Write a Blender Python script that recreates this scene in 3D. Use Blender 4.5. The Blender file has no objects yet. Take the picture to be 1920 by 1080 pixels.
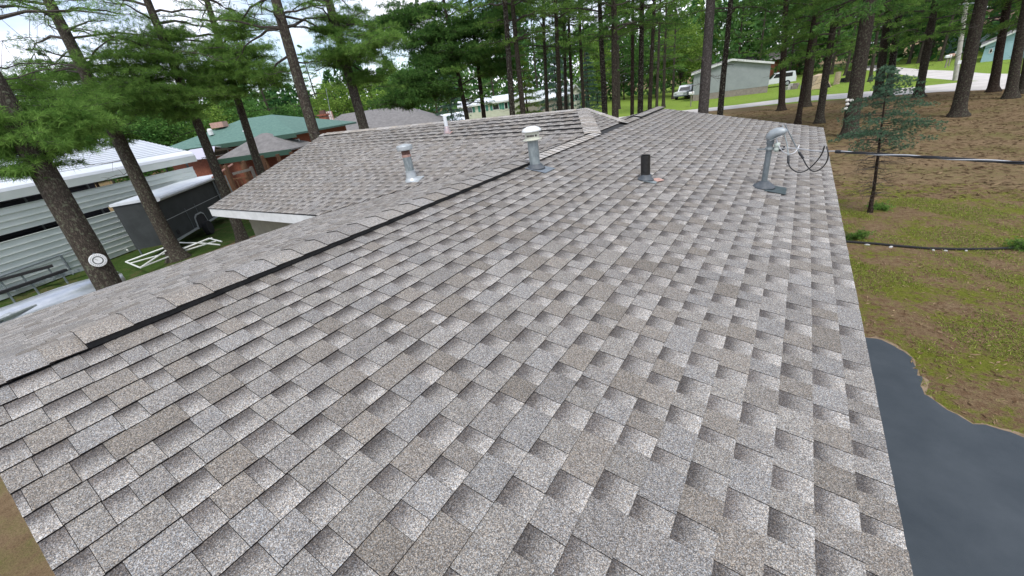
import bpy, math, random
import numpy as np
from mathutils import Matrix, Vector
rnd = random.Random(7)
rng = np.random.default_rng(7)
sc = bpy.context.scene
COL = sc.collection

# ------------------------------------------------------------------ camera
F_PX = 749.2                                   # focal length in pixels of a 1920 wide frame
RIDGE = 3.4                                    # height of the main ridge above the ground
yaw, pitch, roll = math.radians(-36.48), math.radians(25.79), math.radians(-8.55)
CAM = np.array([2.977, 0.318, RIDGE + 0.852])
_f = np.array([math.sin(yaw) * math.cos(pitch), math.cos(yaw) * math.cos(pitch), -math.sin(pitch)])
_r0 = np.array([math.cos(yaw), -math.sin(yaw), 0.0])
_u0 = np.cross(_r0, _f)
_r = _r0 * math.cos(roll) + _u0 * math.sin(roll)
_u = -_r0 * math.sin(roll) + _u0 * math.cos(roll)
cam = bpy.data.cameras.new('camera')
cam.sensor_width = 36.0
cam.sensor_fit = 'HORIZONTAL'
cam.lens = F_PX / 1920 * 36
cam.clip_start = 0.05
cam.clip_end = 1200
cam_o = bpy.data.objects.new('camera', cam)
COL.objects.link(cam_o)
cam_o.matrix_world = Matrix(((_r[0], _u[0], -_f[0], CAM[0]), (_r[1], _u[1], -_f[1], CAM[1]),
                             (_r[2], _u[2], -_f[2], CAM[2]), (0, 0, 0, 1)))
sc.camera = cam_o

# ------------------------------------------------------------------ sky, sun, exposure
SUN_EL, SUN_AZ = math.radians(58), math.radians(140)      # azimuth from +Y, clockwise
world = bpy.data.worlds.new('World')
sc.world = world
world.use_nodes = True
wn, wl = world.node_tree.nodes, world.node_tree.links
bg = wn['Background']
sky = wn.new('ShaderNodeTexSky')
sky.sky_type = 'NISHITA'
sky.sun_disc = False
sky.sun_elevation = SUN_EL
sky.sun_rotation = SUN_AZ
tc = wn.new('ShaderNodeTexCoord')
cn = wn.new('ShaderNodeTexNoise')
cn.inputs['Scale'].default_value = 2.6
cn.inputs['Detail'].default_value = 7
cn.inputs['Roughness'].default_value = 0.58
cmap = wn.new('ShaderNodeMapping')
cmap.inputs['Scale'].default_value = (1, 1, 2.6)
wl.new(tc.outputs['Generated'], cmap.inputs['Vector'])
wl.new(cmap.outputs['Vector'], cn.inputs['Vector'])
cr = wn.new('ShaderNodeValToRGB')
cr.color_ramp.elements[0].position = 0.36
cr.color_ramp.elements[1].position = 0.56
wl.new(cn.outputs['Fac'], cr.inputs['Fac'])
cmix = wn.new('ShaderNodeMixRGB')
cr2 = wn.new('ShaderNodeValToRGB')               # brighter and greyer cloud
cn2 = wn.new('ShaderNodeTexNoise')
cn2.inputs['Scale'].default_value = 5.0
cn2.inputs['Detail'].default_value = 6
wl.new(cmap.outputs['Vector'], cn2.inputs['Vector'])
cr2.color_ramp.elements[0].position, cr2.color_ramp.elements[0].color = 0.35, (5.2, 5.7, 7.0, 1)
cr2.color_ramp.elements[1].position, cr2.color_ramp.elements[1].color = 0.65, (9.4, 9.5, 10.2, 1)
wl.new(cn2.outputs['Fac'], cr2.inputs['Fac'])
wl.new(cr2.outputs['Color'], cmix.inputs['Color2'])
wl.new(cr.outputs['Color'], cmix.inputs['Fac'])
wl.new(sky.outputs['Color'], cmix.inputs['Color1'])
wl.new(cmix.outputs['Color'], bg.inputs['Color'])
bg.inputs['Strength'].default_value = 0.12
sl = bpy.data.lights.new('sun', 'SUN')
sl.energy = 1.5
sl.angle = math.radians(14)
sl.color = (1.0, 0.96, 0.9)
sun = bpy.data.objects.new('sun', sl)
COL.objects.link(sun)
_sd = Vector((math.sin(SUN_AZ) * math.cos(SUN_EL), math.cos(SUN_AZ) * math.cos(SUN_EL), math.sin(SUN_EL)))
sun.rotation_euler = _sd.to_track_quat('Z', 'Y').to_euler()
sc.view_settings.view_transform = 'Standard'
sc.view_settings.look = 'None'
sc.view_settings.gamma = 1
sc.view_settings.exposure = 0.75
sc.view_settings.use_curve_mapping = False

# ------------------------------------------------------------------ helpers: photo pixel -> place
def ray(x, y):
    return _r * ((x - 960) / F_PX) - _u * ((y - 540) / F_PX) + _f
def gnd(x, y, z=0.0):                           # where the line of sight meets the level z
    d = ray(x, y)
    return CAM + d * (z - CAM[2]) / d[2]
def dep(x, y, D):
    return CAM + ray(x, y) * D
def over(base, x, y):                           # point above `base` seen at pixel
    d = ray(x, y)
    b = np.asarray(base, float) - CAM
    return CAM + d * (b[:2] @ d[:2]) / (d[:2] @ d[:2])
def proj(P):
    q = np.asarray(P, float) - CAM
    zc = q @ _f
    return np.stack([960 + F_PX * (q @ _r) / zc, 540 - F_PX * (q @ _u) / zc, zc], -1)

# ------------------------------------------------------------------ materials
def mat(name, col, rough=0.7, metal=0.0, col2=None, scale=5.0, detail=4.0, bump=0.0, bscale=None, stretch=None, spec=0.5, ramp=(0.35, 0.65)):
    m = bpy.data.materials.new(name)
    m.use_nodes = True
    n, l = m.node_tree.nodes, m.node_tree.links
    b = n['Principled BSDF']
    b.inputs['Roughness'].default_value = rough
    b.inputs['Metallic'].default_value = metal
    b.inputs['Specular IOR Level'].default_value = spec
    b.inputs['Base Color'].default_value = (*col, 1)
    if col2 is not None or bump:
        g = n.new('ShaderNodeTexCoord')
        v = g.outputs['Object']
        if stretch:
            mp = n.new('ShaderNodeMapping')
            mp.inputs['Scale'].default_value = stretch
            l.new(v, mp.inputs['Vector'])
            v = mp.outputs['Vector']
        t = n.new('ShaderNodeTexNoise')
        t.inputs['Scale'].default_value = scale
        t.inputs['Detail'].default_value = detail
        t.inputs['Roughness'].default_value = 0.65
        l.new(v, t.inputs['Vector'])
        if col2 is not None:
            r = n.new('ShaderNodeValToRGB')
            r.color_ramp.elements[0].position, r.color_ramp.elements[1].position = ramp
            r.color_ramp.elements[0].color = (*col, 1)
            r.color_ramp.elements[1].color = (*col2, 1)
            l.new(t.outputs['Fac'], r.inputs['Fac'])
            l.new(r.outputs['Color'], b.inputs['Base Color'])
        if bump:
            t2 = n.new('ShaderNodeTexNoise')
            t2.inputs['Scale'].default_value = bscale or scale * 3
            t2.inputs['Detail'].default_value = 5
            l.new(v, t2.inputs['Vector'])
            bp = n.new('ShaderNodeBump')
            bp.inputs['Strength'].default_value = bump
            bp.inputs['Distance'].default_value = 0.02
            l.new(t2.outputs['Fac'], bp.inputs['Height'])
            l.new(bp.outputs['Normal'], b.inputs['Normal'])
    return m

def shingle_material():
    m = bpy.data.materials.new('asphalt_shingle')
    m.use_nodes = True
    n, l = m.node_tree.nodes, m.node_tree.links
    b = n['Principled BSDF']
    b.inputs['Roughness'].default_value = 0.9
    b.inputs['Specular IOR Level'].default_value = 0.25
    at = n.new('ShaderNodeAttribute')
    at.attribute_name = 'tint'
    geo = n.new('ShaderNodeNewGeometry')
    vo = n.new('ShaderNodeTexVoronoi')
    vo.inputs['Scale'].default_value = 360
    l.new(geo.outputs['Position'], vo.inputs['Vector'])
    sep = n.new('ShaderNodeSeparateColor')
    l.new(vo.outputs['Color'], sep.inputs['Color'])
    r1 = n.new('ShaderNodeValToRGB')                # mineral granules: dark, tan, pale
    e = r1.color_ramp.elements
    e[0].position, e[0].color = 0.0, (0.33, 0.32, 0.325, 1)
    e[1].position, e[1].color = 1.0, (2.2, 2.18, 2.13, 1)
    for p, c in ((0.25, (0.55, 0.52, 0.50, 1)), (0.5, (0.95, 0.92, 0.89, 1)), (0.8, (1.35, 1.34, 1.33, 1))):
        x = e.new(p)
        x.color = c
    l.new(sep.outputs['Red'], r1.inputs['Fac'])
    mul = n.new('ShaderNodeMixRGB')
    mul.blend_type = 'MULTIPLY'
    mul.inputs['Fac'].default_value = 1
    l.new(at.outputs['Color'], mul.inputs['Color1'])
    hue = n.new('ShaderNodeMixRGB')                 # tan and bluish granules
    hue.inputs['Color1'].default_value = (1.10, 0.99, 0.86, 1)
    hue.inputs['Color2'].default_value = (0.90, 1.0, 1.12, 1)
    l.new(sep.outputs['Blue'], hue.inputs['Fac'])
    mh = n.new('ShaderNodeMixRGB')
    mh.blend_type = 'MULTIPLY'
    mh.inputs['Fac'].default_value = 1
    l.new(r1.outputs['Color'], mh.inputs['Color1'])
    l.new(hue.outputs['Color'], mh.inputs['Color2'])
    l.new(mh.outputs['Color'], mul.inputs['Color2'])
    nz = n.new('ShaderNodeTexNoise')                # broad weathering
    nz.inputs['Scale'].default_value = 1.1
    nz.inputs['Detail'].default_value = 3
    l.new(geo.outputs['Position'], nz.inputs['Vector'])
    r2 = n.new('ShaderNodeValToRGB')
    r2.color_ramp.elements[0].color = (0.86, 0.85, 0.85, 1)
    r2.color_ramp.elements[1].color = (1.1, 1.1, 1.1, 1)
    l.new(nz.outputs['Fac'], r2.inputs['Fac'])
    mul2 = n.new('ShaderNodeMixRGB')
    mul2.blend_type = 'MULTIPLY'
    mul2.inputs['Fac'].default_value = 1
    l.new(mul.outputs['Color'], mul2.inputs['Color1'])
    l.new(r2.outputs['Color'], mul2.inputs['Color2'])
    l.new(mul2.outputs['Color'], b.inputs['Base Color'])
    bp = n.new('ShaderNodeBump')
    bp.inputs['Strength'].default_value = 0.5
    bp.inputs['Distance'].default_value = 0.002
    l.new(sep.outputs['Green'], bp.inputs['Height'])
    l.new(bp.outputs['Normal'], b.inputs['Normal'])
    return m

def leaf_material(name, c1, c2, trans=0.25):
    m = bpy.data.materials.new(name)
    m.use_nodes = True
    n, l = m.node_tree.nodes, m.node_tree.links
    n.remove(n['Principled BSDF'])
    at = n.new('ShaderNodeAttribute')
    at.attribute_name = 'tint'
    oi = n.new('ShaderNodeObjectInfo')
    mx = n.new('ShaderNodeMixRGB')
    mx.inputs['Color1'].default_value = (*c1, 1)
    mx.inputs['Color2'].default_value = (*c2, 1)
    l.new(at.outputs['Fac'], mx.inputs['Fac'])
    hs = n.new('ShaderNodeHueSaturation')
    mr = n.new('ShaderNodeMapRange')
    mr.inputs['To Min'].default_value = 0.8
    mr.inputs['To Max'].default_value = 1.2
    l.new(oi.outputs['Random'], mr.inputs['Value'])
    l.new(mr.outputs['Result'], hs.inputs['Value'])
    l.new(mx.outputs['Color'], hs.inputs['Color'])
    d = n.new('ShaderNodeBsdfDiffuse')
    t = n.new('ShaderNodeBsdfTranslucent')
    ms = n.new('ShaderNodeMixShader')
    ms.inputs['Fac'].default_value = trans
    l.new(hs.outputs['Color'], d.inputs['Color'])
    l.new(hs.outputs['Color'], t.inputs['Color'])
    l.new(d.outputs['BSDF'], ms.inputs[1])
    l.new(t.outputs['BSDF'], ms.inputs[2])
    l.new(ms.outputs['Shader'], n['Material Output'].inputs['Surface'])
    return m

def bark_material(name, c1, c2, lichen):
    m = bpy.data.materials.new(name)
    m.use_nodes = True
    n, l = m.node_tree.nodes, m.node_tree.links
    b = n['Principled BSDF']
    b.inputs['Roughness'].default_value = 0.95
    b.inputs['Specular IOR Level'].default_value = 0.1
    g = n.new('ShaderNodeTexCoord')
    mp = n.new('ShaderNodeMapping')
    mp.inputs['Scale'].default_value = (9, 9, 2.2)
    l.new(g.outputs['Object'], mp.inputs['Vector'])
    v = n.new('ShaderNodeTexVoronoi')
    v.feature = 'DISTANCE_TO_EDGE'
    v.inputs['Scale'].default_value = 3.4
    nd = n.new('ShaderNodeTexNoise')
    nd.inputs['Scale'].default_value = 3.0
    nd.inputs['Detail'].default_value = 6
    l.new(mp.outputs['Vector'], nd.inputs['Vector'])
    ad = n.new('ShaderNodeMixRGB')
    ad.blend_type = 'ADD'
    ad.inputs['Fac'].default_value = 0.9
    l.new(mp.outputs['Vector'], ad.inputs['Color1'])
    l.new(nd.outputs['Color'], ad.inputs['Color2'])
    l.new(ad.outputs['Color'], v.inputs['Vector'])
    r = n.new('ShaderNodeValToRGB')
    r.color_ramp.elements[0].color = (*c1, 1)
    r.color_ramp.elements[1].color = (*c2, 1)
    r.color_ramp.elements[1].position = 0.35
    l.new(v.outputs['Distance'], r.inputs['Fac'])
    nz = n.new('ShaderNodeTexNoise')
    nz.inputs['Scale'].default_value = 15
    nz.inputs['Detail'].default_value = 6
    l.new(g.outputs['Object'], nz.inputs['Vector'])
    r2 = n.new('ShaderNodeValToRGB')
    r2.color_ramp.elements[0].position = 0.54
    r2.color_ramp.elements[1].position = 0.66
    l.new(nz.outputs['Fac'], r2.inputs['Fac'])
    mx = n.new('ShaderNodeMixRGB')
    l.new(r2.outputs['Color'], mx.inputs['Fac'])
    l.new(r.outputs['Color'], mx.inputs['Color1'])
    mx.inputs['Color2'].default_value = (*lichen, 1)
    l.new(mx.outputs['Color'], b.inputs['Base Color'])
    bp = n.new('ShaderNodeBump')
    bp.inputs['Strength'].default_value = 1.0
    bp.inputs['Distance'].default_value = 0.03
    l.new(v.outputs['Distance'], bp.inputs['Height'])
    l.new(bp.outputs['Normal'], b.inputs['Normal'])
    return m

def ground_material(name, cols, s1=0.35, s2=2.2, s3=30.0, p=(0.42, 0.56), p2=(0.45, 0.62)):
    # cols: base soil, second soil, grass
    m = bpy.data.materials.new(name)
    m.use_nodes = True
    n, l = m.node_tree.nodes, m.node_tree.links
    b = n['Principled BSDF']
    b.inputs['Roughness'].default_value = 1.0
    b.inputs['Specular IOR Level'].default_value = 0.05
    g = n.new('ShaderNodeNewGeometry')
    def noise(s, d=6, rough=0.65):
        t = n.new('ShaderNodeTexNoise')
        t.inputs['Scale'].default_value = s
        t.inputs['Detail'].default_value = d
        t.inputs['Roughness'].default_value = rough
        l.new(g.outputs['Position'], t.inputs['Vector'])
        return t.outputs['Fac']
    def ramp(f, a, c):
        r = n.new('ShaderNodeValToRGB')
        r.color_ramp.elements[0].position = a
        r.color_ramp.elements[1].position = c
        l.new(f, r.inputs['Fac'])
        return r.outputs['Color']
    def mix(f, a, c, bt='MIX'):
        x = n.new('ShaderNodeMixRGB')
        x.blend_type = bt
        if isinstance(f, float):
            x.inputs['Fac'].default_value = f
        else:
            l.new(f, x.inputs['Fac'])
        for s, k in ((a, 'Color1'), (c, 'Color2')):
            if isinstance(s, tuple):
                x.inputs[k].default_value = (*s, 1)
            else:
                l.new(s, x.inputs[k])
        return x.outputs['Color']
    soil = mix(ramp(noise(s2), 0.35, 0.65), cols[0], cols[1])
    gr = mix(ramp(noise(s2 * 1.7), 0.3, 0.7), cols[2], tuple(k * 0.62 for k in cols[2]))
    a = mix(noise(s1, 8, 0.6), (0, 0, 0), (1, 1, 1))
    patch = mix(0.5, a, noise(s2, 8, 0.75))
    c = mix(ramp(patch, *p), soil, gr)
    fine = ramp(noise(s3, 4, 0.8), 0.25, 0.8)
    fm = mix(fine, (0.42, 0.42, 0.42), (1.6, 1.6, 1.6))
    c = mix(1.0, c, fm, 'MULTIPLY')
    l.new(c, b.inputs['Base Color'])
    bp = n.new('ShaderNodeBump')
    bp.inputs['Strength'].default_value = 0.8
    bp.inputs['Distance'].default_value = 0.04
    l.new(noise(s3 * 0.6, 6, 0.8), bp.inputs['Height'])
    l.new(bp.outputs['Normal'], b.inputs['Normal'])
    return m

M = {}
M['shingle'] = shingle_material()
M['deck'] = mat('roof_underlay', (0.02, 0.02, 0.02), 0.95)
M['vent_black'] = mat('black_vent_plastic', (0.012, 0.012, 0.013), 0.75, col2=(0.03, 0.03, 0.03), scale=30)
M['white_paint'] = mat('white_paint', (0.72, 0.73, 0.72), 0.55, col2=(0.58, 0.59, 0.58), scale=3, bump=0.1)
M['siding'] = mat('olive_siding', (0.17, 0.16, 0.12), 0.8, col2=(0.21, 0.2, 0.15), scale=4)
M['galv'] = mat('galvanised_steel', (0.17, 0.20, 0.21), 0.5, 0.35, col2=(0.30, 0.34, 0.34), scale=22, detail=3, stretch=(1, 1, 0.35), bump=0.05)
M['galv_dark'] = mat('weathered_conduit', (0.12, 0.145, 0.155), 0.55, 0.3, col2=(0.18, 0.205, 0.215), scale=18)
M['alu'] = mat('painted_aluminium', (0.36, 0.39, 0.40), 0.42, 0.35, col2=(0.46, 0.49, 0.50), scale=12)
M['rubber'] = mat('grey_rubber', (0.045, 0.055, 0.065), 0.6, col2=(0.08, 0.09, 0.10), scale=14)
M['black_abs'] = mat('black_plastic_pipe', (0.008, 0.008, 0.008), 0.35, col2=(0.02, 0.02, 0.02), scale=25)
M['wire_black'] = mat('black_insulation', (0.015, 0.016, 0.018), 0.5)
M['wire_bare'] = mat('bare_aluminium_wire', (0.55, 0.56, 0.57), 0.4, 0.5)
M['rust'] = mat('rusty_copper', (0.36, 0.2, 0.16), 0.6, 0.1, col2=(0.52, 0.34, 0.28), scale=20)
M['rust_dark'] = mat('dark_rust', (0.09, 0.045, 0.035), 0.8, col2=(0.16, 0.08, 0.06), scale=30)
M['pvc'] = mat('white_pvc', (0.62, 0.65, 0.68), 0.45, col2=(0.7, 0.72, 0.73), scale=9)
M['mark'] = mat('printed_mark', (0.035, 0.02, 0.02), 0.6)
M['asphalt'] = mat('sealed_asphalt', (0.024, 0.034, 0.043), 0.7, col2=(0.052, 0.064, 0.074), scale=1.1, detail=10, bump=0.2, bscale=160, ramp=(.38, .8))
M['road'] = mat('pale_road', (0.46, 0.43, 0.40), 0.95, col2=(0.58, 0.545, 0.51), scale=0.7, detail=8)
M['sand'] = mat('sandy_edge', (0.27, 0.20, 0.13), 1.0, col2=(0.16, 0.11, 0.065), scale=14, detail=8)
M['ground'] = ground_material('pine_straw_ground', ((0.165, 0.112, 0.064), (0.25, 0.178, 0.105), (0.165, 0.155, 0.055)), s1=.55, s2=4.5, s3=45, p=(0.47, 0.62))
M['yard'] = ground_material('patchy_lawn', ((0.14, 0.085, 0.048), (0.235, 0.17, 0.10), (0.17, 0.185, 0.03)), s1=1.3, s2=9.0, s3=55, p=(0.475, 0.56))
M['lawn'] = ground_material('bright_lawn', ((0.20, 0.26, 0.055), (0.25, 0.31, 0.07), (0.22, 0.32, 0.055)), p=(0.3, 0.5))
M['bark'] = bark_material('pine_bark', (0.026, 0.021, 0.017), (0.088, 0.072, 0.058), (0.105, 0.108, 0.076))
M['bark_near'] = bark_material('near_pine_bark', (0.040, 0.033, 0.027), (0.125, 0.104, 0.085), (0.145, 0.15, 0.105))
M['bark_red'] = bark_material('reddish_bark', (0.020, 0.014, 0.011), (0.070, 0.050, 0.039), (0.085, 0.075, 0.058))
M['bark_spot'] = bark_material('lichen_spotted_bark', (0.016, 0.013, 0.011), (0.055, 0.045, 0.037), (0.17, 0.17, 0.135))
M['bark_grey'] = bark_material('grey_bark', (0.04, 0.035, 0.032), (0.115, 0.10, 0.092), (0.14, 0.13, 0.118))
M['limb'] = mat('limb_bark', (0.04, 0.032, 0.027), 0.95, col2=(0.085, 0.072, 0.06), scale=12)
M['needle'] = leaf_material('pine_needles', (0.072, 0.165, 0.036), (0.25, 0.41, 0.095), 0.40)
M['needle_dark'] = leaf_material('dark_pine_needles', (0.036, 0.10, 0.028), (0.13, 0.25, 0.06), 0.35)
M['spruce'] = leaf_material('blue_spruce_needles', (0.05, 0.11, 0.08), (0.15, 0.24, 0.18), 0.15)
M['spruce_young'] = leaf_material('young_spruce_needles', (0.06, 0.135, 0.082), (0.19, 0.31, 0.19), 0.25)
M['leaf_light'] = leaf_material('light_leaves', (0.09, 0.18, 0.03), (0.26, 0.38, 0.08), 0.35)
M['leaf_mid'] = leaf_material('green_leaves', (0.045, 0.12, 0.03), (0.13, 0.25, 0.06), 0.3)
M['leaf_far'] = leaf_material('far_foliage', (0.03, 0.085, 0.03), (0.11, 0.21, 0.06), 0.25)
M['grass'] = leaf_material('grass_blades', (0.13, 0.17, 0.035), (0.32, 0.37, 0.08), 0.35)

# ------------------------------------------------------------------ mesh building
class MB:
    def __init__(s):
        s.v, s.f, s.c = [], [], []
    def quad(s, *p, col=None):
        i = len(s.v)
        s.v += [tuple(map(float, q)) for q in p]
        s.f.append(tuple(range(i, i + len(p))))
        if col is not None:
            s.c += list(col) if isinstance(col[0], (tuple, list)) else [col] * len(p)
    def hexa(s, p):                       # p: 8 corners, bottom 4 (ccw) then top 4
        i = len(s.v)
        s.v += [tuple(map(float, q)) for q in p]
        for q in ((3, 2, 1, 0), (4, 5, 6, 7), (0, 1, 5, 4), (1, 2, 6, 5), (2, 3, 7, 6), (3, 0, 4, 7)):
            s.f.append(tuple(i + k for k in q))
    def box(s, c, d, rz=0.0, frame=None):
        x, y, z = [k / 2 for k in d]
        ca, sa = math.cos(rz), math.sin(rz)
        P = []
        for zz in (-z, z):
            for xx, yy in ((-x, -y), (x, -y), (x, y), (-x, y)):
                if frame is not None:
                    P.append(np.asarray(c) + frame[0] * xx + frame[1] * yy + frame[2] * zz)
                else:
                    P.append((c[0] + ca * xx - sa * yy, c[1] + sa * xx + ca * yy, c[2] + zz))
        s.hexa(P)
    def bar(s, a, b, w, h, up=(0, 0, 1)):
        a, b = np.asarray(a, float), np.asarray(b, float)
        d = b - a
        L = np.linalg.norm(d)
        d = d / L
        sd = np.cross(d, up)
        if np.linalg.norm(sd) < 1e-6:
            sd = np.cross(d, (0, 1, 0))
        sd /= np.linalg.norm(sd)
        u = np.cross(sd, d)
        s.box((a + b) / 2, (L, w, h), frame=(d, sd, u))
    def tube(s, pts, rad, n=8, cap=True, wob=0.0):
        pts = [np.asarray(p, float) for p in pts]
        rad = [rad] * len(pts) if not hasattr(rad, '__len__') else rad
        i0 = len(s.v)
        ref = None
        for k, p in enumerate(pts):
            d = pts[min(k + 1, len(pts) - 1)] - pts[max(k - 1, 0)]
            d = d / (np.linalg.norm(d) + 1e-12)
            if ref is None:
                ref = np.cross(d, (0.3, 0.9, 0.2) if abs(d[2]) > 0.8 else (0, 0, 1))
            ref = ref - d * (ref @ d)
            ref /= np.linalg.norm(ref) + 1e-12
            bi = np.cross(d, ref)
            for j in range(n):
                a = 2 * math.pi * j / n
                rr = rad[k] * (1 + (wob * (rnd.random() - 0.5) if wob else 0))
                s.v.append(tuple(p + (ref * math.cos(a) + bi * math.sin(a)) * rr))
        for k in range(len(pts) - 1):
            for j in range(n):
                a, b = i0 + k * n + j, i0 + k * n + (j + 1) % n
                s.f.append((a, b, b + n, a + n))
        if cap:
            s.f.append(tuple(i0 + j for j in reversed(range(n))))
            e = i0 + (len(pts) - 1) * n
            s.f.append(tuple(e + j for j in range(n)))
    def lathe(s, prof, org=(0, 0, 0), axis=(0, 0, 1), n=24):
        axis = np.asarray(axis, float) / np.linalg.norm(axis)
        s.tube([np.asarray(org) + axis * z for r, z in prof], [r for r, z in prof], n) if False else None
        x = np.cross(axis, (0.2, 0.9, 0.1))
        x /= np.linalg.norm(x)
        y = np.cross(axis, x)
        i0 = len(s.v)
        for r, z in prof:
            for j in range(n):
                a = 2 * math.pi * j / n
                s.v.append(tuple(np.asarray(org) + axis * z + (x * math.cos(a) + y * math.sin(a)) * r))
        for k in range(len(prof) - 1):
            for j in range(n):
                a, b = i0 + k * n + j, i0 + k * n + (j + 1) % n
                s.f.append((a, b, b + n, a + n))
        s.f.append(tuple(i0 + j for j in reversed(range(n))))
        e = i0 + (len(prof) - 1) * n
        s.f.append(tuple(e + j for j in range(n)))
    def prism(s, poly, off):              # poly: list of 3-D points, off: extrusion vector
        off = np.asarray(off, float)
        i, n = len(s.v), len(poly)
        s.v += [tuple(map(float, p)) for p in poly] + [tuple(np.asarray(p, float) + off) for p in poly]
        s.f.append(tuple(i + k for k in reversed(range(n))))
        s.f.append(tuple(i + n + k for k in range(n)))
        for k in range(n):
            s.f.append((i + k, i + (k + 1) % n, i + n + (k + 1) % n, i + n + k))
    def build(s, name, m, parent=None, org=None, smooth=False):
        v = np.array(s.v, float)
        if org is not None:
            v = v - np.asarray(org, float)
        me = bpy.data.meshes.new(name)
        me.from_pydata(v.tolist(), [], s.f)
        if s.c:
            at = me.color_attributes.new('tint', 'FLOAT_COLOR', 'POINT')
            at.data.foreach_set('color', np.array([(*c[:3], 1.0) for c in s.c], np.float32).ravel())
        if smooth:
            me.polygons.foreach_set('use_smooth', [True] * len(me.polygons))
        me.materials.append(m)
        o = bpy.data.objects.new(name, me)
        COL.objects.link(o)
        if parent is not None:
            o.parent = parent
        elif org is not None:
            o.location = tuple(org)
        return o

def thing(name, label, cat, loc=(0, 0, 0), rotz=0.0, group=None):
    o = bpy.data.objects.new(name, None)
    COL.objects.link(o)
    o.empty_display_size = 0.2
    o.location = tuple(map(float, loc))
    o.rotation_euler = (0, 0, rotz)
    o['label'], o['category'] = label, cat
    if group:
        o['group'] = group
    return o
def tag(o, label, cat, group=None):
    o['label'], o['category'] = label, cat
    if group:
        o['group'] = group
    return o
def struct(name, mb, m):
    o = mb.build(name, m)
    o['kind'] = 'structure'
    return o

# ================================================================== ground, road, drive
def sheet(name, pts, z, m):
    b = MB()
    b.quad(*[(p[0], p[1], z) for p in pts])
    return struct(name, b, m)
sheet('ground', [(-420, -420), (420, -420), (420, 420), (-420, 420)], 0.0, M['ground'])
def rough_edge(P, n=10, amp=0.12, seed=1):
    r = random.Random(seed)
    out = []
    for i, p in enumerate(P):
        q = P[(i + 1) % len(P)]
        L = math.hypot(q[0] - p[0], q[1] - p[1])
        k = max(1, int(L / max(.06, amp * 1.9))) if L < 30 else n
        for j in range(k):
            t = j / k
            a = amp if j else 0
            out.append((p[0] + (q[0] - p[0]) * t + r.uniform(-a, a), p[1] + (q[1] - p[1]) * t + r.uniform(-a, a)))
    return out
def wiggle(P, amp, ph):
    return [(x + amp * (math.sin(x * 7 + y * 5 + ph) + .6 * math.sin(x * 19 - y * 13 + ph * 3)), y + amp * (math.sin(y * 8 - x * 6 + ph * 2) + .6 * math.sin(x * 23 + y * 17 + ph))) for x, y in P]
# lawn between the house and the pines on the right
sheet('side_lawn', rough_edge([(2.5, -6), (16, -6), (18, 13), (10.5, 16.8), (4.0, 18.2), (2.0, 16)], 10, 0.35, 3), 0.004, M['yard'])
# driveway with its ragged sealed edge
drv = [gnd(1560, 625), gnd(1640, 634), gnd(1672, 650), gnd(1700, 662), gnd(1712, 690), gnd(1740, 745), gnd(1800, 782), gnd(1850, 800), gnd(1925, 822), gnd(2150, 850)]
P = [(p[0], p[1]) for p in drv] + [(14, 3.0), (14, -10), (1.5, -10), (1.5, 7.4)]
DQ = [(x + .022 * math.sin(31 * x + 17 * y) + .012 * math.sin(67 * y), y + .022 * math.sin(29 * y - 23 * x) + .012 * math.sin(71 * x)) for x, y in wiggle(rough_edge(P, 10, 0.042, 4), .014, 1)]
vr = random.Random(8)
verge = []
for i in range(len(DQ)):
    a, c = np.array(DQ[i - 1]), np.array(DQ[(i + 1) % len(DQ)])
    t = c - a
    nrm_ = np.array([-t[1], t[0]]) / (np.linalg.norm(t) + 1e-9)
    q = np.array(DQ[i])
    k_ = .004 + .055 * max(0, math.sin(q[0] * 5 + q[1] * 7)) + vr.uniform(0, .04)
    verge.append(tuple(q + nrm_ * k_))
sheet('sandy_verge', verge, 0.008, M['sand'])
sheet('driveway', DQ, 0.012, M['asphalt'])
# concrete walk under the near gable
sheet('walkway', [(-9, -0.05), (-4.3, -0.05), (-4.3, 1.2), (-9, 1.2)], 0.010, mat('pale_concrete', (0.5, 0.5, 0.48), 0.9, col2=(0.6, 0.6, 0.57), scale=3))
# lawn beyond, and the road
sheet('lawn', [(-70, 40), tuple(gnd(1380, 203)[:2]), tuple(gnd(1900, 160)[:2]), (60, 52), (70, 130), (-60, 130)], 0.006, M['lawn'])
sheet('yard_lawn', rough_edge([(-30, -4), (-5.5, -4), (-9.5, 3), (-16.5, 4.2), (-17.5, 10.5), (-26, 16), (-32, 10)], 10, 0.5, 9), 0.005, ground_material('yard_grass', ((0.13, 0.09, 0.05), (0.17, 0.12, 0.07), (0.06, 0.105, 0.025)), p=(0.36, 0.5)))
ra = [gnd(1100, 232), gnd(1380, 203.5), gnd(1500, 190), gnd(1650, 181), gnd(1760, 172.5), gnd(1920, 166)]
rb = [gnd(1100, 226), gnd(1380, 197), gnd(1500, 181.5), gnd(1650, 170), gnd(1760, 158.5), gnd(1920, 144)]
rp = [(-60, ra[0][1] + 8)] + [(p[0], p[1]) for p in ra] + [(70, 40), (70, 52)] + [(p[0], p[1]) for p in reversed(rb)] + [(-60, rb[0][1] + 10)]
sheet('road', rp, 0.011, M['road'])
fk = [gnd(1600, 128), gnd(1735, 146), gnd(1795, 151), gnd(1860, 152), gnd(1925, 145), gnd(1925, 139), gnd(1850, 138), gnd(1790, 133), gnd(1735, 131), gnd(1640, 122)]
sheet('side_road', [(p[0], p[1]) for p in fk], 0.009, M['road'])

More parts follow.
